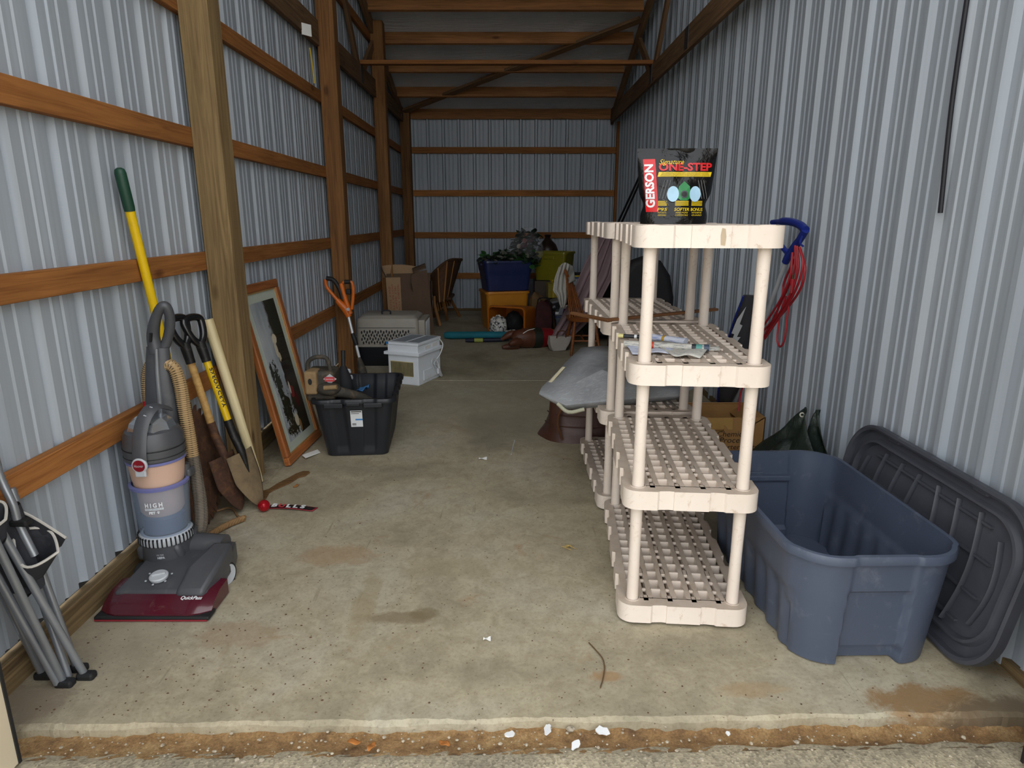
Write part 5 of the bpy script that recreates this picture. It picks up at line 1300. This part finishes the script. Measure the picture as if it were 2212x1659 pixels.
for i in range(7):
    y_ = -.15 + .05 * i; MB().tube([(-.15 + .028 * i, y_ * .8, .38), (-.205 + .008 * i, y_ * .9, .86)], .0085, 8).build('spindle', CHW, ch, smooth=50)
MB().tube(bez([(-.195, -.20, .83), (-.215, -.10, .885), (-.215, .10, .885), (-.195, .20, .83)], 14), .017, 8, flat=1.3).build('top_rail', CHW, ch, smooth=50)
tw = thing('towel', 'white towel hanging over the wooden chair back', 'towel', (.57, 6.95, .40))
def towel(u, v):
    Lp = [(1208, 577), (1199, 601), (1195, 628), (1204, 640), (1208, 655), (1212, 664)]; Rp = [(1231, 572), (1226, 590), (1225, 620), (1225, 640), (1223, 654), (1219, 665)]
    i = v * 5; j = min(int(i), 4); f = i - j
    x = (Lp[j][0] * (1 - f) + Lp[j+1][0] * f) * (1 - u) + (Rp[j][0] * (1 - f) + Rp[j+1][0] * f) * u; y = (Lp[j][1] * (1 - f) + Lp[j+1][1] * f) * (1 - u) + (Rp[j][1] * (1 - f) + Rp[j+1][1] * f) * u
    p_ = at(x, y - 7 * math.sin(math.pi * u) * max(0, 1 - v * 4), Y=6.80 + .10 * u + .018 * math.sin(u * 19 + v * 2)); return tuple(p_ - Vector((.57, 6.95, .40)))
def towel2(u, v):
    p_ = at(1222 + 16 * u + 4 * v, 570 + 6 * u * u + 45 * v * (1 - .3 * u), Y=6.90 + .16 * u + .015 * math.sin(9 * v + 5 * u)); return tuple(p_ - Vector((.57, 6.95, .40)))
MB().grid(towel2, 12, 12).build('cloth_fold', mat('white_terry', '#b9b6ae', .95, var=.06, bump=.3, bscale=200), tw, smooth=70, solid=.012)
MB().grid(towel, 26, 30).build('cloth', mat('white_terry', '#b9b6ae', .95, var=.06, bump=.3, bscale=200), tw, smooth=70, solid=.010)
# pink curtain draped from the clothes at the back down to the floor
PINK = mat('dusty_pink_cloth', '#8f787c', .9, var=.05, bump=.1, bscale=150)
cu = thing('curtain', 'long dusty pink curtain draped down behind the wooden chair', 'curtain', (.95, 7.45, 0))
def cur(u, v):
    pA = [at(1296, 512, Y=7.6), at(1262, 572, Y=7.55), at(1226, 662, Y=7.4), at(1184, 740, Y=7.15)]; pB = [at(1340, 515, Y=7.5), at(1322, 600, Y=7.4), at(1275, 690, Y=7.3), at(1222, 740, Y=7.1)]
    i = v * 3; j = min(int(i), 2); f = i - j; sm = f
    a_ = pA[j].lerp(pA[j+1], sm); b_ = pB[j].lerp(pB[j+1], sm); p_ = a_.lerp(b_, u) + Vector((0, .035 * math.sin(u * 22 + v * 2), .012 * math.sin(u * 22)))
    return tuple(p_ - Vector((.95, 7.45, 0)))
MB().grid(cur, 40, 30).build('cloth', PINK, cu, smooth=70, solid=.006)
lr = thing('armchair', 'dark upholstered armchair holding up the pink curtain', 'armchair', (1.10, 7.85, 0))
MB().box(-.24, .30, -.30, .30, .06, .45).build('seat', BLKCL, lr, bevel=.06, seg=3); MB().box(-.02, .30, .16, .34, .3, 1.10).build('backrest', BLKCL, lr, bevel=.07, seg=3); MB().box(.24, .36, -.30, .30, .06, .66).build('armrest', BLKCL, lr, bevel=.05, seg=3)
tagb = thing('canvas_bag', 'off white canvas tote bag on the floor by the chair legs', 'bag', (.53, 7.05, 0), (0, 0, R(20)))
MB().rings([[(-.09, -.05, .0), (.06, -.05, .0), (.06, .05, .0), (-.09, .05, .0)], [(-.12, -.055, .08), (.11, -.06, .09), (.11, .06, .09), (-.12, .055, .08)], [(-.12, -.03, .17), (.14, -.04, .15), (.14, .05, .15), (-.12, .03, .17)]], True, False).build('body', mat('off_white_canvas', '#a8a198', .9, var=.08, bump=.2, bscale=20), tagb, bevel=.012, smooth=50)
MB().tube(bez([(-.05, -.05, .15), (-.04, -.06, .22), (.04, -.06, .22), (.06, -.05, .15)], 12), .006, 6).build('handle', mat('tan_leather', '#5b3a22', .5), tagb, smooth=50)
# white basket with things on top
bs = thing('laundry_basket', 'white plastic laundry basket with holes behind the towel', 'basket', (.92, 8.55, .40))
tub(.15, .13, .26, .13, .11, .03, lip=.012, steps=6, nc=4, ns=6).build('tub', mat('white_basket', '#9ea3a8', .5), bs, smooth=40)
k = MB()
for r_ in range(3):
    for i in range(7): k.cbox((-.10 + .033 * i, -.1215 - .006 * r_, .06 + .055 * r_), (.009, .012, .028))
tag(k.build('holes', BLACKRUB, bs), kind='stuff')
bst = thing('packing_box', 'grey packing box under the white laundry basket', 'box', (.92, 8.55, 0)); MB().box(-.18, .18, -.15, .15, 0, .398).build('carton', mat('dusky_card', '#4a4138', .85), bst, bevel=.006); MB().box(-.02, .02, -.1515, -.1505, 0, .398).build('tape_strip', KRAFT, bst)
fbk = thing('folder_stack', 'blue and yellow folders lying on the white basket', 'folder', (.92, 8.50, .665)); 
for i, (m_, dz) in enumerate(((mat('label_blue2', '#27497e', .5), 0), (mat('yellow_card', '#b8a31a', .6), .022), (BLKCL, .044))): MB().box(-.16, .15, -.12, .12, dz, dz + .02, Matrix.Rotation(R(6 * i - 6), 4, 'Z')).build('folder', m_, fbk)
# ---------------------------------------------------------------- rolled and lying things on the floor
TURQ = mat('turquoise_cloth', '#12707f', .7, var=.12, bump=.15, bscale=60)
t1, t2 = Vector((-.80, 7.76, .045)), Vector((.02, 7.72, .05))
tq = tag(MB().tube([(-.41, 0, 0), (-.405, 0, 0), (-.35, 0, 0), (0, 0, .003), (.35, 0, 0), (.41, 0, 0)], [.022, .036, .044, .045, .046, .03], 14).build('mat_roll', TURQ, smooth=50, M=frame_between(t1, t2)), 'turquoise roll lying on the floor before the tipped tote', 'roll')
u1, u2 = Vector((-.53, 7.52, .026)), Vector((-.02, 7.55, .03))
uu = thing('umbrella', 'dark navy furled umbrella with yellow band lying beside the turquoise roll', 'umbrella'); uu.matrix_world = frame_between(u1, u2)
MB().tube([(-.255, 0, 0), (-.2, 0, 0), (.15, 0, 0), (.255, 0, 0)], [.018, .024, .024, .012], 12).build('canopy', mat('navy_nylon', '#131830', .6, var=.1), uu, smooth=50); MB().tube([(-.15, 0, 0), (-.05, 0, 0)], .0255, 12).build('yellow_band', mat('pale_yellow_band', '#9fa84a', .6), uu, smooth=50); MB().tube([(.25, 0, 0), (.34, 0, 0)], .007, 8).build('tip', BLACKRUB, uu)
LEAT = mat('worn_tan_leather', '#5a321e', .5, var=.3, scale=14, bump=.25, bscale=40)
g1, g2 = Vector((-.02, 7.12, .115)), Vector((.46, 7.30, .105))
gb = thing('leather_roll_bag', 'worn brown leather bag with a red end band lying on the floor', 'bag'); gb.matrix_world = frame_between(g1, g2)
MB().tube([(-.20, 0, -.02), (-.17, 0, 0), (-.05, .01, 0), (.06, 0, 0), (.11, 0, 0)], [.06, .095, .112, .112, .108], 20).build('body', LEAT, gb, smooth=50)
MB().tube([(.02, 0, 0), (.06, 0, 0), (.12, 0, 0)], [.114, .116, .113], 20).build('green_band', mat('dark_green_leather', '#1c2016', .6), gb, smooth=50)
MB().tube([(.115, 0, 0), (.12, 0, 0), (.25, 0, 0), (.256, 0, 0)], [.105, .112, .104, .095], 20).build('red_end', mat('red_vinyl', '#7e1218', .4), gb, smooth=50)
for i, (y_, z_) in enumerate(((-.06, -.02), (.05, .03), (.0, -.07))): MB().tube(bez([(-.15, y_, z_), (-.22, y_ * 1.4, z_ * 1.2), (-.29 - .02 * i, y_ * 1.8, min(.0, z_) - .02)], 8), [.05, .05, .048, .046, .044, .04, .034, .026, .02][:9], 10).build('leather_lobe', LEAT, gb, smooth=60)
MB().tube(bez([(-.12, -.08, .07), (-.05, -.06, .10), (.04, -.03, .108)], 8), .005, 6).build('white_cord', PAPER, gb)
# ---------------------------------------------------------------- black recliner against the right wall
BLKL = mat('black_upholstery', '#16161a', .75, var=.2, bump=.15, bscale=60)
rc_ = thing('recliner', 'black upholstered recliner with rounded back by the corrugated wall', 'recliner', (1.28, 6.15, 0))
k = MB(); prof = [(-.29, .30), (-.30, .70), (-.26, .90), (-.16, 1.03), (-.02, 1.08), (.10, 1.03), (.19, .90), (.235, .70), (.235, .30)]
k.prism([(x, z) for x, z in prof], -.11, .10, Matrix(((1, 0, 0, 0), (0, 0, 1, 0), (0, 1, 0, 0), (0, 0, 0, 1)))); k.build('backrest', BLKL, rc_, bevel=.05, seg=4, smooth=50)
MB().box(-.24, .24, -.10, .52, .08, .42).build('seat', BLKL, rc_, bevel=.05, seg=3)
for s_ in (-1, 1): MB().box(s_ * .235 - .05, s_ * .235 + .05, -.08, .50, .05, .60).build('armrest', BLKL, rc_, bevel=.04, seg=3)
# ---------------------------------------------------------------- respirator bag on the top shelf
G0 = Vector((.597, 2.47, 1.390)); gb_ = thing('respirator_bag', 'black foil respirator bag with red and yellow print on top of the shelf', 'bag', G0, (0, 0, R(-3)))
FOIL = mat('black_foil', '#09090b', .22, var=.1, bump=.9, bscale=14, spec=.35)
HWt, HWb, HG = .143, .120, .262
def hw_(z): t_ = z / HG; return HWb + (HWt - HWb) * t_ - .014 * math.exp(-((t_ - .26) / .10) ** 2)
def depth(x, z):
    t_ = min(1, max(0, z / HG)); q_ = max(0, 1 - (x / hw_(z)) ** 2)
    return (.052 * (1 - t_) ** .7 + .004) * q_ ** .6 * (1 if t_ < .86 else max(.06, (1 - t_) / .14)) + (.003 * math.sin(31 * x + 17 * z) + .0035 * math.sin(58 * x + 21 * z) * math.sin(47 * z - 23 * x)) * q_
def face(s): return lambda u, v: ((2 * u - 1) * hw_(HG * v), s * depth((2 * u - 1) * hw_(HG * v), HG * v), HG * v)
k = MB(); k.grid(face(-1), 30, 30); k.grid(face(1), 30, 30); k.build('pouch', FOIL, gb_, smooth=60)
on = lambda ox, oz, e=.0022, sk=0.: (lambda x, y: (ox + x + sk * y, -depth(ox + x, oz + y) - e, oz + y))
def patch(name, x0, x1, z0, z1, m, e=.0014, sl=0., nu=8, nv=8): return MB().grid(lambda u, v: on(0, 0, e)(x0 + (x1 - x0) * u + sl * (1 - v), z0 + (z1 - z0) * v), nu, nv).build(name, m, gb_, smooth=60)
PR = mat('print_red', '#c8131c', .3, var=.04); PY = mat('print_yellow', '#e0bf10', .35, var=.04); PG = mat('print_green', '#157a3c', .35, var=.06); PB = mat('print_pale_blue', '#a9cfe6', .35, var=.06); PS = mat('print_silver', '#8f9294', .25, .4, var=.25, scale=60); PW = mat('print_white', '#e6e8ea', .35, var=.03)
patch('red_stripe', -.122, -.080, .042, .225, PR, sl=.018)
vert = lambda ox, oz: (lambda x, y: on(0, 0, .003)(ox - y - .10 * (x - .09), oz + x))
lettering('GERSON', PW, gb_, lambda x, y: on(0, 0, .003)(-.094 - y - .09 * (x), .132 + x), .040, .150, bold=.0014)
lettering('ONE-STEP', PR, gb_, on(.028, .196, .0032), .036, .190, bold=.0013)
lettering('Signature', PY, gb_, on(-.022, .214, .004), .024, .088, shear=.45)
patch('yellow_banner', -.066, .124, .164, .180, PY, sl=-.004)
for i, s_ in enumerate(('RECOMMENDED FOR PAINT SPRAY AND PESTICIDE APPLICATIONS', 'RECOMENDADO PARA APLICACION DE PINTURA EN AEROSOL Y PESTICIDAS', 'RECOMMANDE POUR APPLICATIONS DE PEINTURE AEROSOL ET DE PESTICIDE')):
    lettering(s_, BLACKRUB, gb_, on(.028, .1765 - .0048 * i, .003), .0042, .165 + .006 * i)
def disc(name, cx_, cz_, rx_, rz_, m, e=.002, n_=24, rot=0, pts=None):
    P = pts or [(rx_ * math.cos(2 * math.pi * j / n_), rz_ * math.sin(2 * math.pi * j / n_)) for j in range(n_)]
    return MB().add([on(0, 0, e)(cx_, cz_)] + [on(0, 0, e)(cx_ + x, cz_ + y) for x, y in P], [(0, 1 + j, 1 + (j + 1) % len(P)) for j in range(len(P))]).build(name, m, gb_)
disc('mask_body', .025, .108, .03, .03, PG, .0030, pts=[(0, .040), (.020, .022), (.022, .0), (.026, -.016), (.012, -.026), (-.012, -.026), (-.026, -.016), (-.022, 0), (-.020, .022)])
disc('mask_valve', .025, .103, .013, .013, mat('print_dark_grey', '#2b3138', .3), .0042); disc('mask_valve_core', .025, .103, .009, .009, BLACKRUB, .0052)
for s_ in (-1, 1):
    disc('filter_pad', .025 + s_ * .040, .104, .021, .027, PB, .0042)
    for q in range(3): MB().tube([on(0, 0, .003)(.025 + s_ * (.050 + .010 * q + .004 * t_), .152 - .016 * t_ ) for t_ in range(5)], .0028, 5, flat=.4).build('strap_print', PS, gb_)
MB().tube([on(0, 0, .003)(-.052 + .004 * t_, .085 - .003 * t_ * t_ * .2) for t_ in range(7)], .004, 5, flat=.4).build('strap_print', PS, gb_)
for cx_, w_, lines in ((-.050, .034, ('P95', 'FAST EASY &', 'DISPOSABLE')), (.018, .054, ('SOFTER', 'AND MORE', 'COMFORTABLE')), (.074, .046, ('BONUS', 'HYGIENE', 'GUARD'))):
    lettering(lines[0], PY, gb_, on(cx_, .050, .003), .015, w_, bold=.0002, shear=.15)
    for i in (1, 2): lettering(lines[i], PY, gb_, on(cx_, .0475 - .0085 * i, .003), .0075, w_ * .85, shear=.15)
    for i in range(4): patch('small_print', cx_ - w_ * .45, cx_ + w_ * .45, .064 + .0045 * i, .0665 + .0045 * i, PY, .0024, nu=6, nv=1)
# ---------------------------------------------------------------- papers on the middle shelf
def news_mat(name, a, b, sc_):
    k = NT(name); v = k.coord(scale=(1, 6, 6)); c = k.ramp(k.noise(v, sc_, 5, .7), [(.38, lin(b)), (.5, lin(a)), (.62, lin(a)), (.72, lin(b))]); k.base(c); k.rough(.8); return k.m
NEWS = news_mat('newsprint', '#c3c1b8', '#77777a', 40); NEWSC = news_mat('blue_print_paper', '#c5c9d6', '#8f9cc4', 18)
zs = .953
def sheet_at(name, label, pts, m, z_=zs, wave=.004, cat='paper'):
    q = [at(x, y, Z=z_) for x, y in pts]; c_ = sum(q, Vector()) / 4
    o_ = tag(MB().grid(lambda u, v: tuple((q[0] * (1-u) * (1-v) + q[1] * u * (1-v) + q[2] * u * v + q[3] * (1-u) * v) - c_ + Vector((0, 0, .004 + wave * (1 + math.sin(u * 7 + v * 4))))), 12, 8).build(name, m, smooth=60, solid=.0015, M=Matrix.Translation(c_)), label, cat); return o_
sheet_at('flyer', 'pale printed flyer lying flat under the rolled newspaper', [(1352, 752), (1445, 750), (1460, 768), (1366, 768)], NEWSC)
sheet_at('newspaper', 'flat folded newspaper page beneath the rolled newspaper', [(1395, 742), (1540, 749), (1512, 776), (1455, 772)], NEWS, .956)
def roll(name, label, p, q_, r_, m, cat, bands=()):
    a_, b_ = at(*p, Z=zs + r_), at(*q_, Z=zs + r_); o_ = thing(name, label, cat); o_.matrix_world = frame_between(a_, b_); L_ = (b_ - a_).length
    MB().tube([(-L_/2, 0, 0), (L_/2, 0, 0)], r_, 14, flat=.72).build('roll', m, o_, smooth=50)
    for f0, f1, bm_ in bands: MB().tube([(-L_/2 + L_ * f0, 0, 0), (-L_/2 + L_ * f1, 0, 0)], r_ + .0008, 14, flat=.72).build('printed_band', bm_, o_, smooth=50)
    return o_
TEAL = mat('teal_print', '#4f8f86', .5); DRK = mat('dark_print', '#23262b', .5); ORP = mat('red_orange_print', '#c2452e', .5)
roll('newspaper', 'rolled newspaper with green and black end across the middle shelf', (1348, 742), (1532, 752), .016, NEWS, 'newspaper', ((.30, .36, ORP), (.80, .85, DRK), (.85, .92, TEAL), (.94, 1.0, mat('slate_print', '#3d4a5c', .5))))
tag(MB().grid(lambda u, v: tuple(at(1515 + 40 * u, 757 - 9 * v, Z=zs + .008 + .01 * v)), 6, 3).build('torn_page', NEWS, smooth=50, solid=.001), 'curled loose page end sticking out of the rolled newspaper', 'paper')
roll('magazine', 'rolled blue and white magazine held by a yellow band', (1390, 726), (1482, 738), .018, NEWSC, 'magazine', ((.48, .54, mat('rubber_band', '#b08a2a', .5)),))
roll('bottle_tube', 'slim dark tube with pale yellow cap beside the magazine', (1336, 725), (1392, 728), .011, DRK, 'tube', ((0, .2, mat('cap_yellow', '#d8cf8a', .4)), (.62, .72, PW)))
# ---------------------------------------------------------------- wooden strip on the rear unit
STRW = wood('old_strip_wood', '#7c5535', '#4e321c', rough=.6, grain=60, knots=False)
ws = thing('wooden_strip', 'long bent brown wooden strip lying across the rear shelf', 'wood strip', at(1390, 690, Z=.958))
o_ = at(1390, 690, Z=.958)
q0, q1, q2 = at(1236, 676, Z=.972) - o_, at(1318, 693, Z=.966) - o_, at(1548, 668, Z=.985) - o_
for a_, b_ in ((q0, q1), (q1 + Vector((-.01, 0, .004)), q2)): board('strip', a_, b_, .030, .012, STRW, ws)
# ---------------------------------------------------------------- things lying on the floor
tag(MB().lathe([(.001, -.030), (.014, -.0265), (.026, -.015), (.030, 0), (.026, .015), (.014, .0265), (.006, .030), (.006, .037), (.001, .037)], 24).build('ornament_ball', mat('glossy_red_ball', '#a3121f', .18, .3, var=.03), smooth=40, M=Matrix.Translation((-1.222, 2.985, .030)) @ Euler((1.2, .3, 0)).to_matrix().to_4x4()), 'small shiny red ornament ball at the shovel tip', 'ornament')
bl = thing('bumper_sticker', 'black and red strip with white letters reading BULLS lying on the floor', 'sticker', (-1.105, 3.015, .002), (0, 0, R(-7)))
def stripf(u, v): x = -.128 + .256 * u; return (x + .012 * v, -.022 + .044 * v - .012 * math.sin(math.pi * u) * 0 - .18 * x * x, .003 + .006 * math.sin(3 * u) ** 2)
MB().grid(stripf, 14, 3).build('strip', mat('sticker_red_edge', '#8e1f2c', .5), bl, smooth=60, solid=.001)
MB().grid(lambda u, v: tuple(Vector(stripf(.03 + .94 * u, .12 + .76 * v)) + Vector((0, 0, .0012))), 14, 3).build('strip_face', mat('sticker_black', '#1b1718', .5), bl, smooth=60)
for ch_, xx in (('B', -.078), ('U', -.040), ('L', -.004), ('L', .032), ('S', .070)):
    lettering(ch_, mat('label_red', '#c8434a', .5) if ch_ == 'U' else PW, bl, lambda x, y, xx=xx: (xx + x, y - .18 * xx * xx, .0128), .048, bold=.0028, shear=-.1)
# brown strip: flat, tapering, lying on the concrete
edge = [(563, 1075), (566, 1062), (580, 1058), (600, 1045), (622, 1034), (640, 1024), (655, 1019), (668, 1019), (670, 1022), (660, 1029), (645, 1033), (628, 1044), (610, 1052), (592, 1060), (582, 1066), (575, 1078), (566, 1083)]
pp = [at(x, y, Z=0.001) for x, y in edge]; c_ = sum(pp, Vector()) / len(pp)
tag(MB().prism([((p_ - c_).x, (p_ - c_).y) for p_ in pp], 0, .006).build('bark_strip', wood('bark_strip_wood', '#80603c', '#5f4427', knots=False), bevel=.002, seg=1, M=Matrix.Translation((c_.x, c_.y, .0005)) ), 'flat tapering brown strip lying on the concrete near the pole', 'strip')
qd = [at(x, y, Z=.002) for x, y in ((653, 988), (686, 972), (692, 978), (660, 994))]; c_ = sum(qd, Vector()) / 4
tag(MB().add([tuple(p_ - c_ + Vector((0, 0, .002 + (.012 if i in (0, 3) else 0)))) for i, p_ in enumerate(qd)], [(0, 1, 2, 3)]).build('white_tile', PAPER, solid=.004, M=Matrix.Translation(c_)), 'curved white plastic scrap beside the black tote', 'scrap')
# twisted rope by the cleaner
rp = bez([at(x, y, Z=.018) for x, y in ((528, 1119), (495, 1132), (462, 1150), (432, 1172), (408, 1190))], 30)
ro = thing('rope', 'short length of thick twisted rope lying behind the vacuum', 'rope', rp[0])
ROPE = mat('hemp_rope', '#8d6d48', .9, var=.2, scale=30, dirt=('#5a432c', .3, 30), bump=.3, bscale=150)
for s_ in range(3):
    pts_ = [p_ - rp[0] + Vector((0, math.cos(i * .75 + s_ * 2.094) * .0085, math.sin(i * .75 + s_ * 2.094) * .0085)) for i, p_ in enumerate(bez(rp, 60))]
    MB().tube(pts_, .0088, 7).build('strand', ROPE, ro, smooth=60)
tag(MB().tube(bez([at(x, y, Z=.008) for x, y in ((452, 1108), (475, 1102), (492, 1097), (505, 1102), (512, 1113), (519, 1118))], 20), .005, 6).build('twine', ROPE, smooth=60), 'thin loop of twine at the foot of the shovels', 'twine')
# twig, grass and scraps
tw_ = [at(x, y, Z=.004) for x, y in ((1272, 1388), (1285, 1402), (1300, 1420), (1306, 1440), (1303, 1465), (1297, 1486))]
tag(MB().tube(bez(tw_, 20), .0022, 5).build('twig', mat('dry_twig', '#5e4a30', .9), smooth=60), 'thin curved twig on the concrete in front of the shelf', 'twig')
gs = thing('dry_grass', 'small tangle of dry grass on the concrete beside the shelf', 'grass', at(1228, 1185, Z=0))
for i in range(7): MB().tube(bez([(rnd.uniform(-.04, .04), rnd.uniform(-.02, .02), .004), (rnd.uniform(-.03, .03), rnd.uniform(-.02, .02), .012), (rnd.uniform(-.05, .05), rnd.uniform(-.03, .03), .004)], 8), .0013, 4).build('blade', mat('straw', '#b39a5c', .8), gs)
for i, (x, y, s_, lb_) in enumerate(((1043, 991, .03, 'small crumpled white paper scrap in the middle of the floor'), (1052, 1381, .016, 'tiny white paper chip on the concrete before the stain'))):
    p_ = at(x, y, Z=.003); tag(MB().grid(lambda u, v, s_=s_: (s_ * (u - .5) * 1.6, s_ * (v - .5), .003 + .004 * math.sin(5 * u + 3 * v)), 4, 3).build('paper_scrap', PAPER, solid=.001, M=Matrix.Translation(p_)), lb_, 'paper scrap')
n0, n1 = at(1104, 982, Z=.003), at(1112, 951, Z=.006)
tag(MB().tube([n0, n1], .003, 6).build('nail', SILV), 'long bright nail lying in the middle of the floor', 'nail')
LF = mat('orange_leaf', '#a8692e', .8, var=.3, scale=40)
for i, (x, y, lb_) in enumerate(((765, 1607, 'small dry orange leaf in the soil, the one nearer the apron crack'), (802, 1617, 'small dry orange leaf on the apron edge beside a darker one'), (960, 1610, 'curled dry orange leaf lying in the soil by white paint flakes'), (640, 992 + 60, 'dry brown leaf bit on the concrete near the brown strip'))):
    p_ = at(x, y, Z=-.015 if y > 1500 else 0); p_.z += .008
    o_ = tag(MB().grid(lambda u, v: (.036 * (u - .5), .020 * (v - .5) * math.sin(math.pi * (.1 + .8 * u)), .004 * math.sin(6 * u)), 6, 4).build('dry_leaf', LF, smooth=60, solid=.001, M=Matrix.Translation(p_) @ Matrix.Rotation(i * 1.3, 4, 'Z')), lb_, 'leaf')
# white paint flakes and gravel in the soil
for i, (x, y, w_, h_) in enumerate(((1103, 1590, 30, 22), (1183, 1578, 26, 34), (1300, 1582, 36, 30), (1243, 1612, 44, 14), (1572, 1588, 20, 8), (1122, 1562, 14, 18))):
    p_ = at(x, y, Z=-.02); p_.z += .006; sc_ = .00085; n_ = 11
    P = [(w_ * sc_ * .5 * math.cos(2*math.pi*j/n_) * rnd.uniform(.6, 1.15), h_ * sc_ * .9 * math.sin(2*math.pi*j/n_) * rnd.uniform(.6, 1.15)) for j in range(n_)]
    tag(MB().prism(P, -.002, .002).build('paint_flake', PW, M=Matrix.Translation(p_) @ Euler((rnd.uniform(-.2, .2), rnd.uniform(-.2, .2), rnd.uniform(0, 3))).to_matrix().to_4x4()), ('roundish white paint flake in the brown soil beside a tall one', 'tall ragged white paint flake beside the apron crack', 'largest lumpy white paint flake in the brown soil', 'long flat white paint flake lying on the apron', 'thin short white paint flake lying alone in darker soil', 'small white paint flake on the slab edge')[i], 'paint flake', 'white paint flakes along the slab edge')
k = MB()
for i in range(420):
    x = rnd.uniform(-1.3, 1.35); y = rnd.choice((rnd.uniform(1.51, 1.585), rnd.uniform(1.42, 1.53))) + .018 * x; r_ = rnd.choice((.0015, .002, .002, .003, .004)) * rnd.uniform(.7, 1.3)
    if rnd.random() < .04: r_ *= 1.9
    k.ball((x, y, -.023 + r_ * .3), (r_ * rnd.uniform(.8, 1.6), r_ * rnd.uniform(.8, 1.4), r_ * .8), 6)
tag(k.build('gravel', mat('pale_gravel', '#a09684', .9, var=.5, scale=90)), 'fine pale gravel scattered on the soil strip and apron', 'gravel', kind='stuff')
k = MB()
for i in range(420):
    x = rnd.uniform(-1.45, 1.2); y = 1.6 + 2.2 * rnd.random() ** 1.6; r_ = rnd.uniform(.0008, .0026)
    if rnd.random() < .5: x = -1.05 + rnd.gauss(0, .3); y = 1.62 + abs(rnd.gauss(0, .35))
    if x < -1.45: continue
    k.ball((x, y, r_ * .4), (r_ * rnd.uniform(.8, 2.2), r_ * rnd.uniform(.8, 1.6), r_ * .6), 6)
tag(k.build('grit', mat('brown_grit', '#5c4230', .9, var=.4, scale=60)), 'loose brown grit scattered over the concrete floor', 'grit', kind='stuff')
